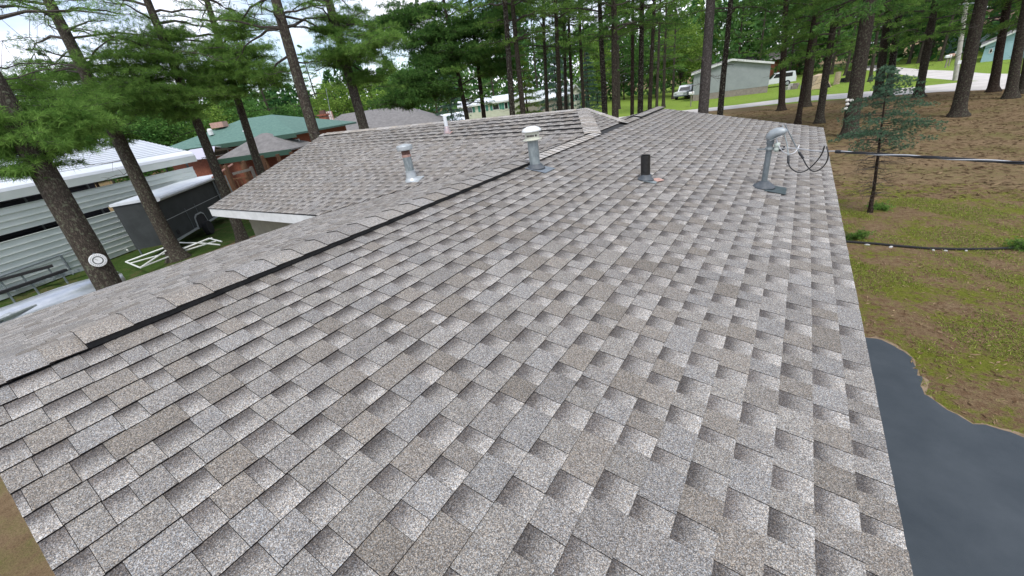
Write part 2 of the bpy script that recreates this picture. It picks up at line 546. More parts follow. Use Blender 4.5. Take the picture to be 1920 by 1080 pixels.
# ================================================================== the house under the camera
TH = math.radians(11.85)
S, D0, EXP = 3.558, 0.117, 0.143
YN, YF = 0.073, 11.744
ct, st = math.cos(TH), math.sin(TH)
W = S * ct
MBK = 0.16                                           # pitch of the back slope
ZR = RIDGE
YC, YM, YD = 3.97, 7.42, 8.95                          # inner corner, valley top, far foot of the little hip
ZE = ZR - 0.55
L0 = np.array([-7.85, YC, ZE]); L1 = np.array([-7.95, 7.4, ZR + 0.52])
R0 = np.array([-W, YC, ZE]); RM = np.array([0.0, YM, ZR]); RA = np.array([-1.3, 9.98, ZR + 0.273])
TM = 0.76
NW = 27

house = thing('house', 'single storey house whose grey brown shingle roof fills the foreground', 'house', (0, 5, 0))
HORG = np.array([0, 5, 0.0])
def hpart(mb, name, m, parent=None, smooth=False):
    o = mb.build(name, m, house if parent is None else parent, HORG, smooth)
    return o

# decks (underlay) a little below the shingles
dk = MB()
def deckpoly(*p, dz=-0.012):
    top = [np.asarray(q, float) + (0, 0, dz) for q in p]
    dk.prism([q - (0, 0, 0.10) for q in top], (0, 0, 0.10))
deckpoly((0, YN + .01, ZR), (W - .01, YN + .01, ZR - S * st), (W - .01, YF - .01, ZR - S * st), (0, YF - .01, ZR))
deckpoly((-W + .01, YN + .01, ZE), (0, YN + .01, ZR), RM, R0 + (0.01, 0, 0))
deckpoly((-1.5, YF - .01, ZR - 1.5 * MBK), (0, YD, ZR), (0, YF - .01, ZR))
slope_roof = hpart(dk, 'roof', M['deck'])
dk = MB()
for k in range(8):
    t0, t1 = k / 8, (k + 1) / 8
    def Rt(t):
        return R0 + (RM - R0) * (t / TM) if t <= TM else RM + (RA - RM) * ((t - TM) / (1 - TM))
    a, b = L0 + (L1 - L0) * t0, L0 + (L1 - L0) * t1
    e = np.array([0.01, 0, -0.012])
    dk.quad(a + e, Rt(t0) + e, Rt(t1) + e, b + e)
def fl(p): return np.array([p[0], 2 * L1[1] + (RA[1] - L1[1]) * 2 * (p[0] - L1[0]) / (RA[0] - L1[0]) - p[1], p[2]])
dk.quad(L1 - (0, 0, .01), RA - (0, 0, .01), (-1.5, YF - .01, ZR - 1.5 * MBK - .012), (-W, 13.2, ZE), (-7.85, 11.0, ZE))
dk.quad(RA - (0, 0, .012), RM - (0, 0, .012), (0, YD, ZR - .012))
dk.quad(RA - (0, 0, .012), (0, YD, ZR - .012), (-1.5, YF - .01, ZR - 1.5 * MBK - .012))
hpart(dk, 'wing_roof', M['deck'])

# shingles: laminated courses of thick tabs and thin cut-outs
TABS = [(0.228, 0.219, 0.203), (0.210, 0.196, 0.176), (0.190, 0.176, 0.156), (0.228, 0.224, 0.216), (0.250, 0.243, 0.230), (0.213, 0.206, 0.195), (0.202, 0.191, 0.175)]
def shingle_rows(rows, nrm_of, seed, kgap=1.0, gain=1.0):
    """rows: list of (O0, O1, dir, amin0, amax0, amin1, amax1): butt line origin, top line origin, course direction."""
    r = random.Random(seed)
    out = []
    for j, (O0, O1, d, lo0, hi0, lo1, hi1, tmin, tmax) in enumerate(rows):
        a = min(lo0, lo1) - r.uniform(0, 0.35)
        raised = r.random() < 0.5
        up = (O1 - O0)
        nv = nrm_of(d, up)
        end = max(hi0, hi1)
        while a < end:
            w = r.uniform(0.09, 0.175) if raised else r.uniform(0.075, 0.145)
            if raised and r.random() < 0.13:
                w += 0.09
            b0, b1 = max(a, lo0), min(a + w, hi0)
            c0, c1 = max(a, lo1), min(a + w, hi1)
            if b1 - b0 > 0.004 or c1 - c0 > 0.004:
                b1, c1 = max(b0, b1), max(c0, c1)
                g = 0.0009
                h = (0.0096 if raised else 0.0078) + r.uniform(-0.0006, 0.0008)
                ht = 0.0022 if raised else 0.0006
                over_ = 1.10
                jit = r.uniform(-0.002, 0.002) * (1 if raised else 0.3)
                upn = up / np.linalg.norm(up)
                A0 = O0 + d * (b0 + g) + nv * h + upn * jit
                B0 = O0 + d * (b1 - g) + nv * h + upn * jit
                A1 = O0 + up * over_ + d * ((c0 + g)) + nv * ht + (O1 - O0 - up)
                B1 = O0 + up * over_ + d * ((c1 - g)) + nv * ht
                k = r.uniform(0.86, 1.06) * gain
                if raised:
                    t = TABS[r.choice((0, 0, 1, 1, 2, 3, 3, 4, 5, 6))]
                    cb = ct_ = tuple(x * k for x in t)
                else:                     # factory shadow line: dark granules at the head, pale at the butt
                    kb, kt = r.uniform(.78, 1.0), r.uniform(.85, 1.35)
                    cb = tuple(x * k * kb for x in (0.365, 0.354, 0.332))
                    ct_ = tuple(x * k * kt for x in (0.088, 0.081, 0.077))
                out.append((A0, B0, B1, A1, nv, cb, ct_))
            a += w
            raised = not raised
    return out
def piece_to(mb, pc):
    A0, B0, B1, A1, nv, cb, ctp = pc[:7]
    if cb == ctp:
        mb.quad(A0, B0, B1, A1, col=cb)
    else:
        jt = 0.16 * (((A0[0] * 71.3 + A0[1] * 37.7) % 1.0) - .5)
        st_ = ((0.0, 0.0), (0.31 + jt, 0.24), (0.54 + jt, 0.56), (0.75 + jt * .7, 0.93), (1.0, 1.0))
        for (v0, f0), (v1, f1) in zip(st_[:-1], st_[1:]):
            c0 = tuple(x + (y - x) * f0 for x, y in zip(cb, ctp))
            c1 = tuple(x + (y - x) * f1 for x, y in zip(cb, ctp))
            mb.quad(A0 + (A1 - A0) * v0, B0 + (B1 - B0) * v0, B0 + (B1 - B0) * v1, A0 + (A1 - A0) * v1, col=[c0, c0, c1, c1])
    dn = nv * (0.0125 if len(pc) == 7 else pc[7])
    dark = (0.012, 0.011, 0.011)  # black asphalt core, with the shadow gap between courses painted in
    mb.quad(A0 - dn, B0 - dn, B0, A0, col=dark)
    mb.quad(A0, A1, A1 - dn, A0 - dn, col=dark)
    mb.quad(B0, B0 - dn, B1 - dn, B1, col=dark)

def nrm(d, up):
    v = np.cross(d, up)
    v /= np.linalg.norm(v)
    return v if v[2] > 0 else -v
Y_ = np.array([0.0, 1.0, 0.0])
def front(s, y=0.0): return np.array([s * ct, y, ZR - s * st])
rows = []
bk = [S + 0.012] + [S - D0 - k * EXP for k in range(23)] + [0.13]
for k in range(len(bk) - 1):
    s0, s1 = bk[k], bk[k + 1]
    if k == 0:
        rows.append((front(s0), front(s0 - 0.125), Y_, YN, YF, YN, YF, 0, 0))
    else:
        rows.append((front(s0), front(s0 - EXP), Y_, YN, YF, YN, YF, 0, 0))
# little triangle of the same slope that runs up to the wing's ridge end
ztop = RA[2] - ZR
s = 0.13
while s > -ztop / st:
    s1 = s - EXP
    def span(q):
        q = min(q, 0.0)
        f = min(1.0, -q / (ztop / st))
        return YM + (RA[1] - YM) * f + 0.02, YD + (RA[1] - YD) * f
    l0, h0 = span(s); l1, h1 = span(s1)
    if s <= 0.0:
        rows.append((front(s), front(s1), Y_, l0, h0, l1, max(l1, h1), 0, 0))
    s = s1
P_front = shingle_rows(rows, nrm, 11)
rows = []
Wb = math.hypot(W, ZR - ZE)
bdir = np.array([-W, 0, ZE - ZR]) / Wb
k = 0
s = Wb + 0.012
def vy(q): return YM + (YC - YM) * min(1.0, max(0.0, q / Wb))
while s > 0.14:
    s1 = s - EXP
    O = lambda q: np.array([0, 0, ZR]) + bdir * q
    rows.append((O(s), O(s1), Y_, YN, vy(s), YN, vy(max(s1, 0)), 0, 0))
    s = s1
P_back = shingle_rows(rows, nrm, 12)
rows = []
for j in range(NW):
    t0, t1 = j / NW - (0.004 if j == 0 else 0), (j + 1) / NW
    a0, a1 = L0 + (L1 - L0) * t0, L0 + (L1 - L0) * t1
    r0, r1 = Rt(max(t0, 0)), Rt(t1)
    d = (r0 - a0) / np.linalg.norm(r0 - a0)
    rows.append((a0, a1, d, 0.0, np.linalg.norm(r0 - a0), 0.0, np.linalg.norm(r1 - a1), 0, 0))
P_wing = [q + (0.007,) for q in shingle_rows(rows, nrm, 13)]
# far back slope beyond the wing
rows = []
s = Wb + 0.012
while s > 0.14:
    s1 = s - EXP
    lo = lambda q: YD + 1.6 * min(1, max(0, q / Wb)) * 2
    rows.append((O(s), O(s1), Y_, min(lo(s), YF), YF, min(lo(s1), YF), YF, 0, 0))
    s = s1
P_back2 = shingle_rows(rows, nrm, 14)

# the 300 shingles that show largest are objects of their own, the rest one mesh
allp = P_front + P_back + P_wing + P_back2
area = []
for i, pc in enumerate(P_front):
    q = proj(np.array(pc[:4]))
    if (q[:, 2] < 0.2).any():
        area.append(0); continue
    c = q[:, :2].mean(0)
    if not (0 < c[0] < 1920 and 0 < c[1] < 1080):
        area.append(0); continue
    x, y = q[:, 0], q[:, 1]
    area.append(abs(np.dot(x, np.roll(y, 1)) - np.dot(y, np.roll(x, 1))) / 2)
big = set(np.argsort(area)[::-1][:300].tolist())
rest = MB()
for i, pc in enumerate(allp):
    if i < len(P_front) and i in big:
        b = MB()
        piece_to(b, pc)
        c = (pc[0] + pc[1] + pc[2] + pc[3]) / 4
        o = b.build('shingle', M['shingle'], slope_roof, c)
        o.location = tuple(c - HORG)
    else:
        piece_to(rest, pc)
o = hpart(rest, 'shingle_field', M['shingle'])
o['kind'] = 'stuff'

# ridge caps, on the bare ridge or over a raised vent
def unit(v):
    v = np.asarray(v, float)
    return v / np.linalg.norm(v)
def cap_run(P0, P1, right, left, lift0, name, group_parent, n_exp=EXP, halfw=0.15, seed=1, joined=None, pale=1.0):
    r = random.Random(seed)
    P0, P1 = np.asarray(P0, float), np.asarray(P1, float)
    d = unit(P1 - P0)
    L = np.linalg.norm(P1 - P0)
    up = unit(np.cross(right, d))
    up = up if up[2] > 0 else -up
    up2 = unit(np.cross(d, left)); up2 = up2 if up2[2] > 0 else -up2
    prof = []
    for f in (-1.0, -0.55, -0.25, 0.0, 0.25, 0.55, 1.0):
        sd = (right if f > 0 else left) * abs(f) * halfw
        nn = up if f > 0 else up2
        rise = 0.006 * (1 - f * f) if lift0 < 0.02 else 0.0
        prof.append(sd + nn * (lift0 + rise))
    n = int(L / n_exp)
    for k in range(n + 1):
        a0 = k * n_exp
        a1 = min(a0 + n_exp * 1.12, L)
        if a1 - a0 < 0.01:
            continue
        kk = r.uniform(0.9, 1.08) * pale
        t = r.choice(TABS[:2] + TABS[3:])
        c = tuple(x * kk * 1.12 for x in t)
        b = joined if joined is not None else MB()
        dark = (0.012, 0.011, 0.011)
        hz0, hz1 = 0.0035, 0.0105                # head under the next cap, butt lifted
        for q in range(len(prof) - 1):
            u0 = up2 if q < 3 else up
            p, pn = prof[q], prof[q + 1]
            A, B = P0 + d * a0 + p + u0 * hz1, P0 + d * a0 + pn + u0 * hz1
            Cc, D = P0 + d * a1 + pn + u0 * hz0, P0 + d * a1 + p + u0 * hz0
            b.quad(A, B, Cc, D, col=c)
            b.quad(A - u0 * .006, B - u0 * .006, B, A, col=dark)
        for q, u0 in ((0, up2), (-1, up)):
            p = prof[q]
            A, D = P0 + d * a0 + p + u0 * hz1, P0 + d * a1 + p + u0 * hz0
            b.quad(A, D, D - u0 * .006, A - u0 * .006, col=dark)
        if joined is None:
            cc = P0 + d * (a0 + a1) / 2
            o = b.build(name, M['shingle'], group_parent, cc)
            o.location = tuple(cc - HORG)
fr = np.array([ct, 0, -st])
cap_run((0, YN, ZR + .004), (0, 0.50, ZR + .004), fr, bdir, 0.012, 'ridge_cap', slope_roof, seed=21)
cap_run((0, 0.50, ZR + .004), (0, 5.02, ZR + .004), fr, bdir, 0.034, 'ridge_cap', slope_roof, n_exp=0.2, seed=22)
cap_run((0, 5.02, ZR + .004), (0, YM + .02, ZR + .004), fr, bdir, 0.012, 'ridge_cap', slope_roof, seed=23, pale=1.6)
cap_run((0, YD - .1, ZR + .004), (0, 9.75, ZR + .004), fr, bdir, 0.012, 'ridge_cap', slope_roof, seed=24, pale=1.2)
cap_run((0, 9.75, ZR + .004), (0, YF, ZR + .004), fr, bdir, 0.034, 'ridge_cap', slope_roof, n_exp=0.2, seed=25, pale=1.2)
wdn = unit(L0 - L1)
wfar = unit(np.array([0, -wdn[1], wdn[2]]))
hipd = unit(RA - RM)
hr = unit(fr - hipd * (fr @ hipd))
hl_raw = unit(L1 + (RA - L1) * 0.75 - RM)
hl = unit(hl_raw - hipd * (hl_raw @ hipd))
cap_run(RM + (0, 0, .004), RA + (0, 0, .004), hr, hl, 0.012, 'hip_cap', slope_roof, seed=26, pale=1.6)
d2 = unit(np.array([0, YD, ZR]) - RA)
hr2 = unit(fr - d2 * (fr @ d2))
cap_run(RA + (0, 0, .006), (0, YD, ZR + .006), -hr2 if hr2[0] < 0 else hr2, unit(np.array([-1, 0.6, -.2])), 0.012, 'hip_cap', slope_roof, seed=27, pale=1.3)
jw = MB()
wl_ = RA - L1
cap_run(L1 + wl_ * 0.02, L1 + wl_ * 0.53, wdn, wfar, 0.034, 'x', None, n_exp=0.2, seed=28, joined=jw, pale=1.3)
cap_run(L1, L1 + wl_ * 0.02, wdn, wfar, 0.012, 'x', None, seed=29, joined=jw, pale=1.3)
cap_run(L1 + wl_ * 0.53, RA, wdn, wfar, 0.012, 'x', None, seed=30, joined=jw, pale=1.3)
o = hpart(jw, 'wing_ridge_caps', M['shingle']); o['kind'] = 'stuff'
# black vent strips under the raised caps
def vent_strip(P0, P1, right, left, hw=0.138, h=0.029):
    P0, P1 = np.asarray(P0, float), np.asarray(P1, float)
    d = unit(P1 - P0)
    b = MB()
    for sd in (right, left):
        u0 = unit(np.cross(sd, d)); u0 = u0 if u0[2] > 0 else -u0
        b.hexa([P0, P1, P1 + sd * hw, P0 + sd * hw] + [p + u0 * h for p in (P0, P1, P1 + sd * hw, P0 + sd * hw)])
    return b
hpart(vent_strip((0, .505, ZR + .006), (0, 5.01, ZR + .006), fr, bdir), 'ridge_vent', M['vent_black'])
hpart(vent_strip((0, 9.76, ZR + .006), (0, YF - .01, ZR + .006), fr, bdir), 'ridge_vent', M['vent_black'])
hpart(vent_strip(L1 + wl_ * .025, L1 + wl_ * .525, wdn, wfar), 'ridge_vent', M['vent_black'])

# fascia, drip edges, rakes, walls
b = MB(); b.box((-5.62, YC + .02, ZE - .105), (4.46, .03, .17)); fa = hpart(b, 'fascia', M['white_paint'])
b = MB(); b.box((W - .02, (YN + YF) / 2, ZR - S * st - .10), (.03, YF - YN - .04, .17)); hpart(b, 'fascia', M['white_paint'])
b = MB(); b.box((-W + .03, (YN + YC) / 2, ZE - .11), (.03, YC - YN - .04, .17)); hpart(b, 'fascia', M['white_paint'])
for y in (YN + .015, YF - .015):
    b = MB(); b.bar((0, y, ZR - .10), (W - .04, y, ZR - W * math.tan(TH) - .09), .026, .17); hpart(b, 'rake_board', M['white_paint'])
    b = MB(); b.bar((0, y, ZR - .10), (-W + .05, y, ZE - .09), .026, .17); hpart(b, 'rake_board', M['white_paint'])
b = MB(); b.bar(L0 + (.02, .02, -.1), L1 + (.02, 0, -.1), .026, .17); hpart(b, 'rake_board', M['white_paint'])
b = MB(); b.bar((L1[0] + .02, L1[1], L1[2] - .1), (-7.83, 10.98, ZE - .1), .026, .17); hpart(b, 'rake_board', M['white_paint'])
b = MB()
b.box((0, (YN + YF) / 2, 1.28), (2 * W - .9, YF - YN - .5, 2.55))
hpart(b, 'wall', M['siding'])
b = MB(); b.box((-5.2, 7.6, 1.27), (4.4, 6.2, 2.53)); ww = hpart(b, 'wing_wall', M['siding'])
b = MB(); b.prism([(-7.4, 4.55, 2.5), (-7.4, 10.6, 2.5), (-7.4, 7.4, 3.75)], (.1, 0, 0)); hpart(b, 'gable_wall', M['siding'])
for k in range(12):                                   # lap siding boards on the wall seen under the wing's eave
    b = MB()
    z = 0.5 + k * 0.17
    b.hexa([(-7.4, 4.482, z), (-3.0, 4.482, z), (-3.0, 4.5, z), (-7.4, 4.5, z), (-7.4, 4.494, z + .165), (-3.0, 4.494, z + .165), (-3.0, 4.5, z + .165), (-7.4, 4.5, z + .165)])
    hpart(b, 'siding_board', M['siding'], ww)
b = MB(); b.box((-5.62, YC + .27, ZE - .18), (4.4, .48, .015)); hpart(b, 'soffit', M['white_paint'])

# ------------------------------------------------------------------ roof pipes and service mast
def wing_at(x, y):
    best = None
    for t in np.linspace(0, 1, 120):
        l, r_ = L0 + (L1 - L0) * t, Rt(t)
        pts = l + (r_ - l) * np.linspace(0, 1, 160)[:, None]
        q = proj(pts)
        e = np.hypot(q[:, 0] - x, q[:, 1] - y)
        i = e.argmin()
        if best is None or e[i] < best[0]:
            best = (e[i], pts[i])
    return best[1]
def front_at(x, y):
    d = ray(x, y)
    n_ = np.array([st, 0, ct])
    return CAM + d * ((n_ @ (np.array([0, 0, ZR]) - CAM)) / (n_ @ d))
NF = np.array([st, 0, ct])
def flash_frame(nv, down):
    down = unit(down)
    return down, np.cross(nv, down), nv

p = front_at(1004, 316)
hgt = over(p, 1002, 262)[2] - p[2]
vt = thing('roof_vent', 'galvanised flue with white domed cap beside the end of the black ridge vent', 'vent pipe', p)
b = MB(); b.lathe([(.066, -.05), (.066, hgt)], n=24); b.lathe([(.069, hgt * .47), (.069, hgt * .49)], n=24); b.build('pipe', M['galv'], vt, smooth=False)
b = MB(); b.lathe([(.060, hgt - .005), (.118, hgt + .004), (.118, hgt + .012), (.086, hgt + .022), (.088, hgt + .095), (.092, hgt + .100)], n=32); band = b.build('cap_collar', mat('cream_enamel', (0.52, 0.53, 0.44), 0.4), vt)
b = MB(); b.lathe([(.118, hgt + .098), (.124, hgt + .106), (.118, hgt + .120), (.095, hgt + .142), (.055, hgt + .158), (.015, hgt + .163)], n=32); b.build('cap', mat('white_enamel', (0.58, 0.60, 0.58), 0.35, col2=(0.66, 0.67, 0.66), scale=14), vt, smooth=True)
b = MB()
for k, wd in enumerate((.006, .005, .006, .004, .006, .006, .005, .006, 0, .006, .009)):   # illegible stencilled line on the collar
    if wd:
        an = math.radians(-105 + k * 8.2)
        c, s_ = math.cos(an), math.sin(an)
        b.box((c * .0878, s_ * .0878, hgt + .055), (.003, wd * 1.5, .022), an)
b.build('stencil', M['mark'], band)
fr3 = flash_frame(NF, fr)
b = MB(); b.lathe([(.118, .0), (.112, .014), (.085, .032), (.071, .05), (.068, .054)], org=NF * .012 + fr * .01, axis=unit(NF * .8 + np.array([0, 0, .6])), n=28); b.build('boot', M['rubber'], vt, smooth=True)
b = MB(); b.box(NF * .015 + fr * .07 , (.30, .27, .004), frame=fr3); b.build('flashing', mat('grey_flashing', (0.16, 0.19, 0.22), 0.45, 0.4, col2=(0.22, 0.25, 0.28), scale=9), vt)

p = front_at(1210, 338)
hgt = over(p, 1211, 291)[2] - p[2]
vt = thing('plumbing_vent', 'black open plastic plumbing vent with pinkish metal flashing on the front slope', 'vent pipe', p)
b = MB(); b.lathe([(.056, -.05), (.056, hgt), (.050, hgt), (.050, hgt - .12), (.001, hgt - .12)], n=28); b.build('pipe', M['black_abs'], vt)
b = MB(); b.lathe([(.098, 0), (.09, .012), (.066, .03), (.061, .06), (.058, .062)], org=NF * .012, axis=unit(NF + np.array([0, 0, .8])), n=28); b.build('boot', M['rubber'], vt, smooth=True)
b = MB(); b.box(NF * .014 + fr * .075 + Y_ * .0, (.15, .20, .004), frame=fr3); b.build('flashing', M['galv'], vt)
b = MB(); b.prism([NF * .017 + fr * .05 + Y_ * .03, NF * .017 + fr * .15 - Y_ * .02, NF * .017 + fr * .20 + Y_ * .10, NF * .017 + fr * .12 + Y_ * .15], NF * .003); b.build('patch', M['rust'], vt)

p = wing_at(772, 338)
hgt = over(p, 767, 280)[2] - p[2]
WN = nrm(unit(R0 - L0), L1 - L0)
vt = thing('wing_vent', 'grey flue with drum shaped white cap and rusty joint on the wing roof', 'vent pipe', p)
lean = unit(np.array([-.02, 0, 1]))
b = MB(); b.lathe([(.075, -.05), (.075, hgt * .80)], n=24); b.build('pipe', M['galv'], vt)
b = MB(); b.lathe([(.077, hgt * .78), (.079, hgt * .80), (.079, hgt * .85), (.076, hgt * .86)], n=24); b.build('rusty_band', M['rust'], vt)
b = MB(); b.lathe([(.073, hgt * .86), (.073, hgt * 1.02)], n=24); b.build('neck', M['rust_dark'], vt)
b = MB(); b.lathe([(.06, hgt * .995), (.132, hgt * 1.0), (.136, hgt * 1.03), (.136, hgt * 1.12), (.130, hgt * 1.15), (.02, hgt * 1.19)], n=30); b.build('cap', M['alu'], vt)
b = MB(); b.lathe([(.13, 0), (.125, .02), (.095, .06), (.082, .17), (.088, .172), (.088, .18), (.078, .182)], org=(0, 0, -.01), n=28); b.build('boot', M['alu'], vt)
wf = flash_frame(WN, L0 - L1)
b = MB(); b.box(WN * .014 + wf[0] * .06, (.36, .42, .004), frame=wf); b.build('flashing', M['alu'], vt)

p = wing_at(839, 250)
hgt = over(p, 838, 217)[2] - p[2]
vt = thing('small_vent', 'slim white plastic vent with cone flashing near the wing ridge', 'vent pipe', p)
b = MB(); b.lathe([(.042, -.05), (.042, hgt), (.036, hgt), (.036, hgt - .1), (.001, hgt - .1)], n=20); b.build('pipe', M['pvc'], vt)
b = MB(); b.lathe([(.10, -.02), (.09, .03), (.055, .13), (.044, .16)], n=22); b.build('cone', mat('dull_zinc', (.34, .33, .36), .5, .4, col2=(.42, .30, .28), scale=12), vt, smooth=True)
b = MB(); b.box(WN * .014 + wf[0] * .05, (.24, .22, .004), frame=wf); b.build('flashing', M['rust'], vt)

# service mast
p = front_at(1431, 352)
top = over(p, 1445, 262)
ms = thing('service_mast', 'grey steel electrical mast with hooded weatherhead standing near the front eave', 'service mast', p)
hh = top[2] - p[2]
tilt = np.array([top[0] - p[0], top[1] - p[1], hh])
b = MB(); b.tube([-tilt * .06, tilt * .97], .031, 18); b.build('mast', M['galv_dark'], ms, smooth=False)
b = MB(); b.tube([tilt * .92, tilt * 1.02], .038, 18); b.build('collar', M['galv_dark'], ms)
# weatherhead: hooded casting opening to the right and down
hd = unit(np.array([.93, -.25, 0]))                    # direction the hood faces
hs = np.cross(hd, (0, 0, 1))
b = MB()
secs = []
cen = [(-.002, 1.0, .046), (-.004, 1.035, .056), (.008, 1.075, .064), (.03, 1.115, .066), (.062, 1.142, .062), (.098, 1.150, .054), (.128, 1.142, .042), (.142, 1.132, .030)]
dirs = [(0, 1), (.1, 1), (.35, .94), (.7, .72), (.93, .4), (1, .05), (.96, -.25), (.9, -.4)]
n_ = 16
i0 = 0
for (ox, oz, rr), (dx, dz) in zip(cen, dirs):
    c = hd * ox + tilt * 0 + np.array([tilt[0], tilt[1], hh * oz])
    ax = unit(hd * dx + np.array([0, 0, 1]) * dz)
    upv = np.cross(hs, ax)
    for j in range(n_):
        a = 2 * math.pi * j / n_
        b.v.append(tuple(c + hs * math.cos(a) * rr * .84 + upv * math.sin(a) * rr * .9 * (1.0 if math.sin(a) > 0 else .8)))
for k in range(len(cen) - 1):
    for j in range(n_):
        b.f.append((k * n_ + j, k * n_ + (j + 1) % n_, (k + 1) * n_ + (j + 1) % n_, (k + 1) * n_ + j))
b.f.append(tuple(reversed(range(n_)))); b.f.append(tuple((len(cen) - 1) * n_ + j for j in range(n_)))
b.build('weatherhead', mat('cast_aluminium', (.27, .30, .31), .5, .3, col2=(.36, .39, .40), scale=16), ms, smooth=True)
tz = lambda f: np.array([tilt[0], tilt[1], 0]) * f + np.array([0, 0, hh * f])
b = MB(); b.bar(tz(1.0) + hd * .01 + (0, 0, -.004), tz(1.0) + hd * .118 + (0, 0, hh * .095), .112, .006); b.build('hood_rim', M['alu'], ms)
b = MB(); b.lathe([(.042, 0), (.044, .006), (.044, .022), (.042, .028)], org=tz(.80), n=20); b.bar(tz(.81) - hd * .13, tz(.81) + hd * .06, .016, .012); b.build('clamp', M['galv'], ms)
b = MB(); b.lathe([(.014, -.05), (.03, -.035), (.03, -.012), (.02, 0), (.03, .012), (.03, .04), (.014, .055)], org=tz(.85) + hd * .075, n=18); b.build('insulator', mat('pale_porcelain', (.42, .47, .42), .3), ms, smooth=True)
b = MB(); b.tube([tz(.80) + hd * .05, tz(.795) + hd * .12, tz(.82) + hd * .15, tz(.87) + hd * .145], .012, 8); b.build('insulator_bracket', M['wire_black'], ms)
b = MB(); b.lathe([(.125, 0), (.122, .012), (.10, .030), (.07, .052), (.048, .068), (.040, .078)], org=NF * .008, axis=unit(NF * .6 + np.array([0, 0, 1])), n=28); b.build('boot', M['rubber'], ms, smooth=True)
b = MB(); b.box(NF * .014 + fr * .13 - Y_ * .02, (.22, .30, .005), frame=fr3); b.build('flashing', mat('dark_flashing', (.06, .085, .09), .35, .5, col2=(.10, .13, .14), scale=10), ms)

# overhead service cable and its drip loops
A = p + tz(.83) + hd * .13
end = gnd(1920, 304, A[2] + 0.06)
far = A + (end - A) * 7.0
def cable_pt(t):
    q = A + (far - A) * t
    q[2] -= 0.05 * t * (1 - t)
    return q
N_ = 900
cab = thing('service_cable', 'twisted black and bare overhead cable running from the mast out over the lawn', 'cable', A)
du = unit(far - A); s1_ = unit(np.cross(du, (0, 0, 1))); u1_ = np.cross(s1_, du)
Lc = np.linalg.norm(far - A)
for w_, (nm, mt, rr, ph) in enumerate((('bare_wire', 'wire_bare', .0052, 0), ('black_wire', 'wire_black', .0062, 2.1), ('black_wire', 'wire_black', .0062, 4.2))):
    b = MB()
    pts = []
    for i in range(N_ + 1):
        t = i / N_
        if w_ and t * Lc < 0.62:
            continue
        an = ph + t * Lc / 0.55 * 2 * math.pi
        q = cable_pt(t) + (s1_ * math.cos(an) + u1_ * math.sin(an)) * .0068
        pts.append(q - A)
    b.tube(pts, rr, 6)
    b.build(nm, M[mt], cab, smooth=True)
J = cable_pt(0.64 / Lc)
b = MB(); b.tube([J - A - du * .02, J - A + du * .03], .017, 8); b.build('tie_clamp', M['wire_black'], cab)
def loop(ptspx, D, m, r_, name):
    b = MB()
    P_ = [dep(x, y, D + dd) for x, y, dd in ptspx]
    fine = []
    for i in range(len(P_) - 1):                         # Catmull-Rom
        p0, p1, p2, p3 = P_[max(i - 1, 0)], P_[i], P_[i + 1], P_[min(i + 2, len(P_) - 1)]
        for k in range(6):
            t = k / 6
            fine.append(.5 * ((2 * p1) + (-p0 + p2) * t + (2 * p0 - 5 * p1 + 4 * p2 - p3) * t * t + (-p0 + 3 * p1 - 3 * p2 + p3) * t ** 3))
    fine.append(P_[-1])
    b.tube([q - A for q in fine], r_, 8)
    return b.build(name, m, cab, smooth=True)
DM = float((A - CAM) @ _f)
DJ = float((J - CAM) @ _f)
e_ = DJ - DM
loop([(1467, 235, 0), (1471, 252, 0), (1476, 272, .0), (1478, 293, 0)], DM, M['galv'], .006, 'drip_wire')
loop([(1471, 233, 0), (1480, 250, .0), (1490, 270, 0), (1499, 287, .0)], DM, M['galv_dark'], .006, 'drip_wire')
loop([(1478, 292, 0), (1478, 306, 0)], DM, M['wire_black'], .013, 'splice')
loop([(1498, 285, 0), (1506, 297, 0)], DM, M['wire_black'], .013, 'splice')
loop([(1478, 305, 0), (1483, 315, .0), (1496, 323, 0), (1511, 320, .0), (1527, 307, e_ * .5), (1540, 290, e_ * .8), (1546, 274, e_)], DM, M['wire_black'], .0065, 'drip_loop')
loop([(1505, 296, 0), (1513, 311, 0), (1524, 321, .0), (1537, 318, e_ * .4), (1549, 305, e_ * .8), (1553, 290, e_), (1550, 275, e_)], DM, M['wire_black'], .0065, 'drip_loop')
loop([(1455, 258, 0), (1459, 271, 0), (1467, 283, 0), (1480, 289, .0), (1492, 284, 0), (1499, 272, .0)], DM, M['wire_bare'], .005, 'drip_loop')
loop([(1464, 236, 0), (1466, 243, 0), (1463, 249, 0), (1455, 250, 0)], DM, M['wire_black'], .005, 'drip_wire')

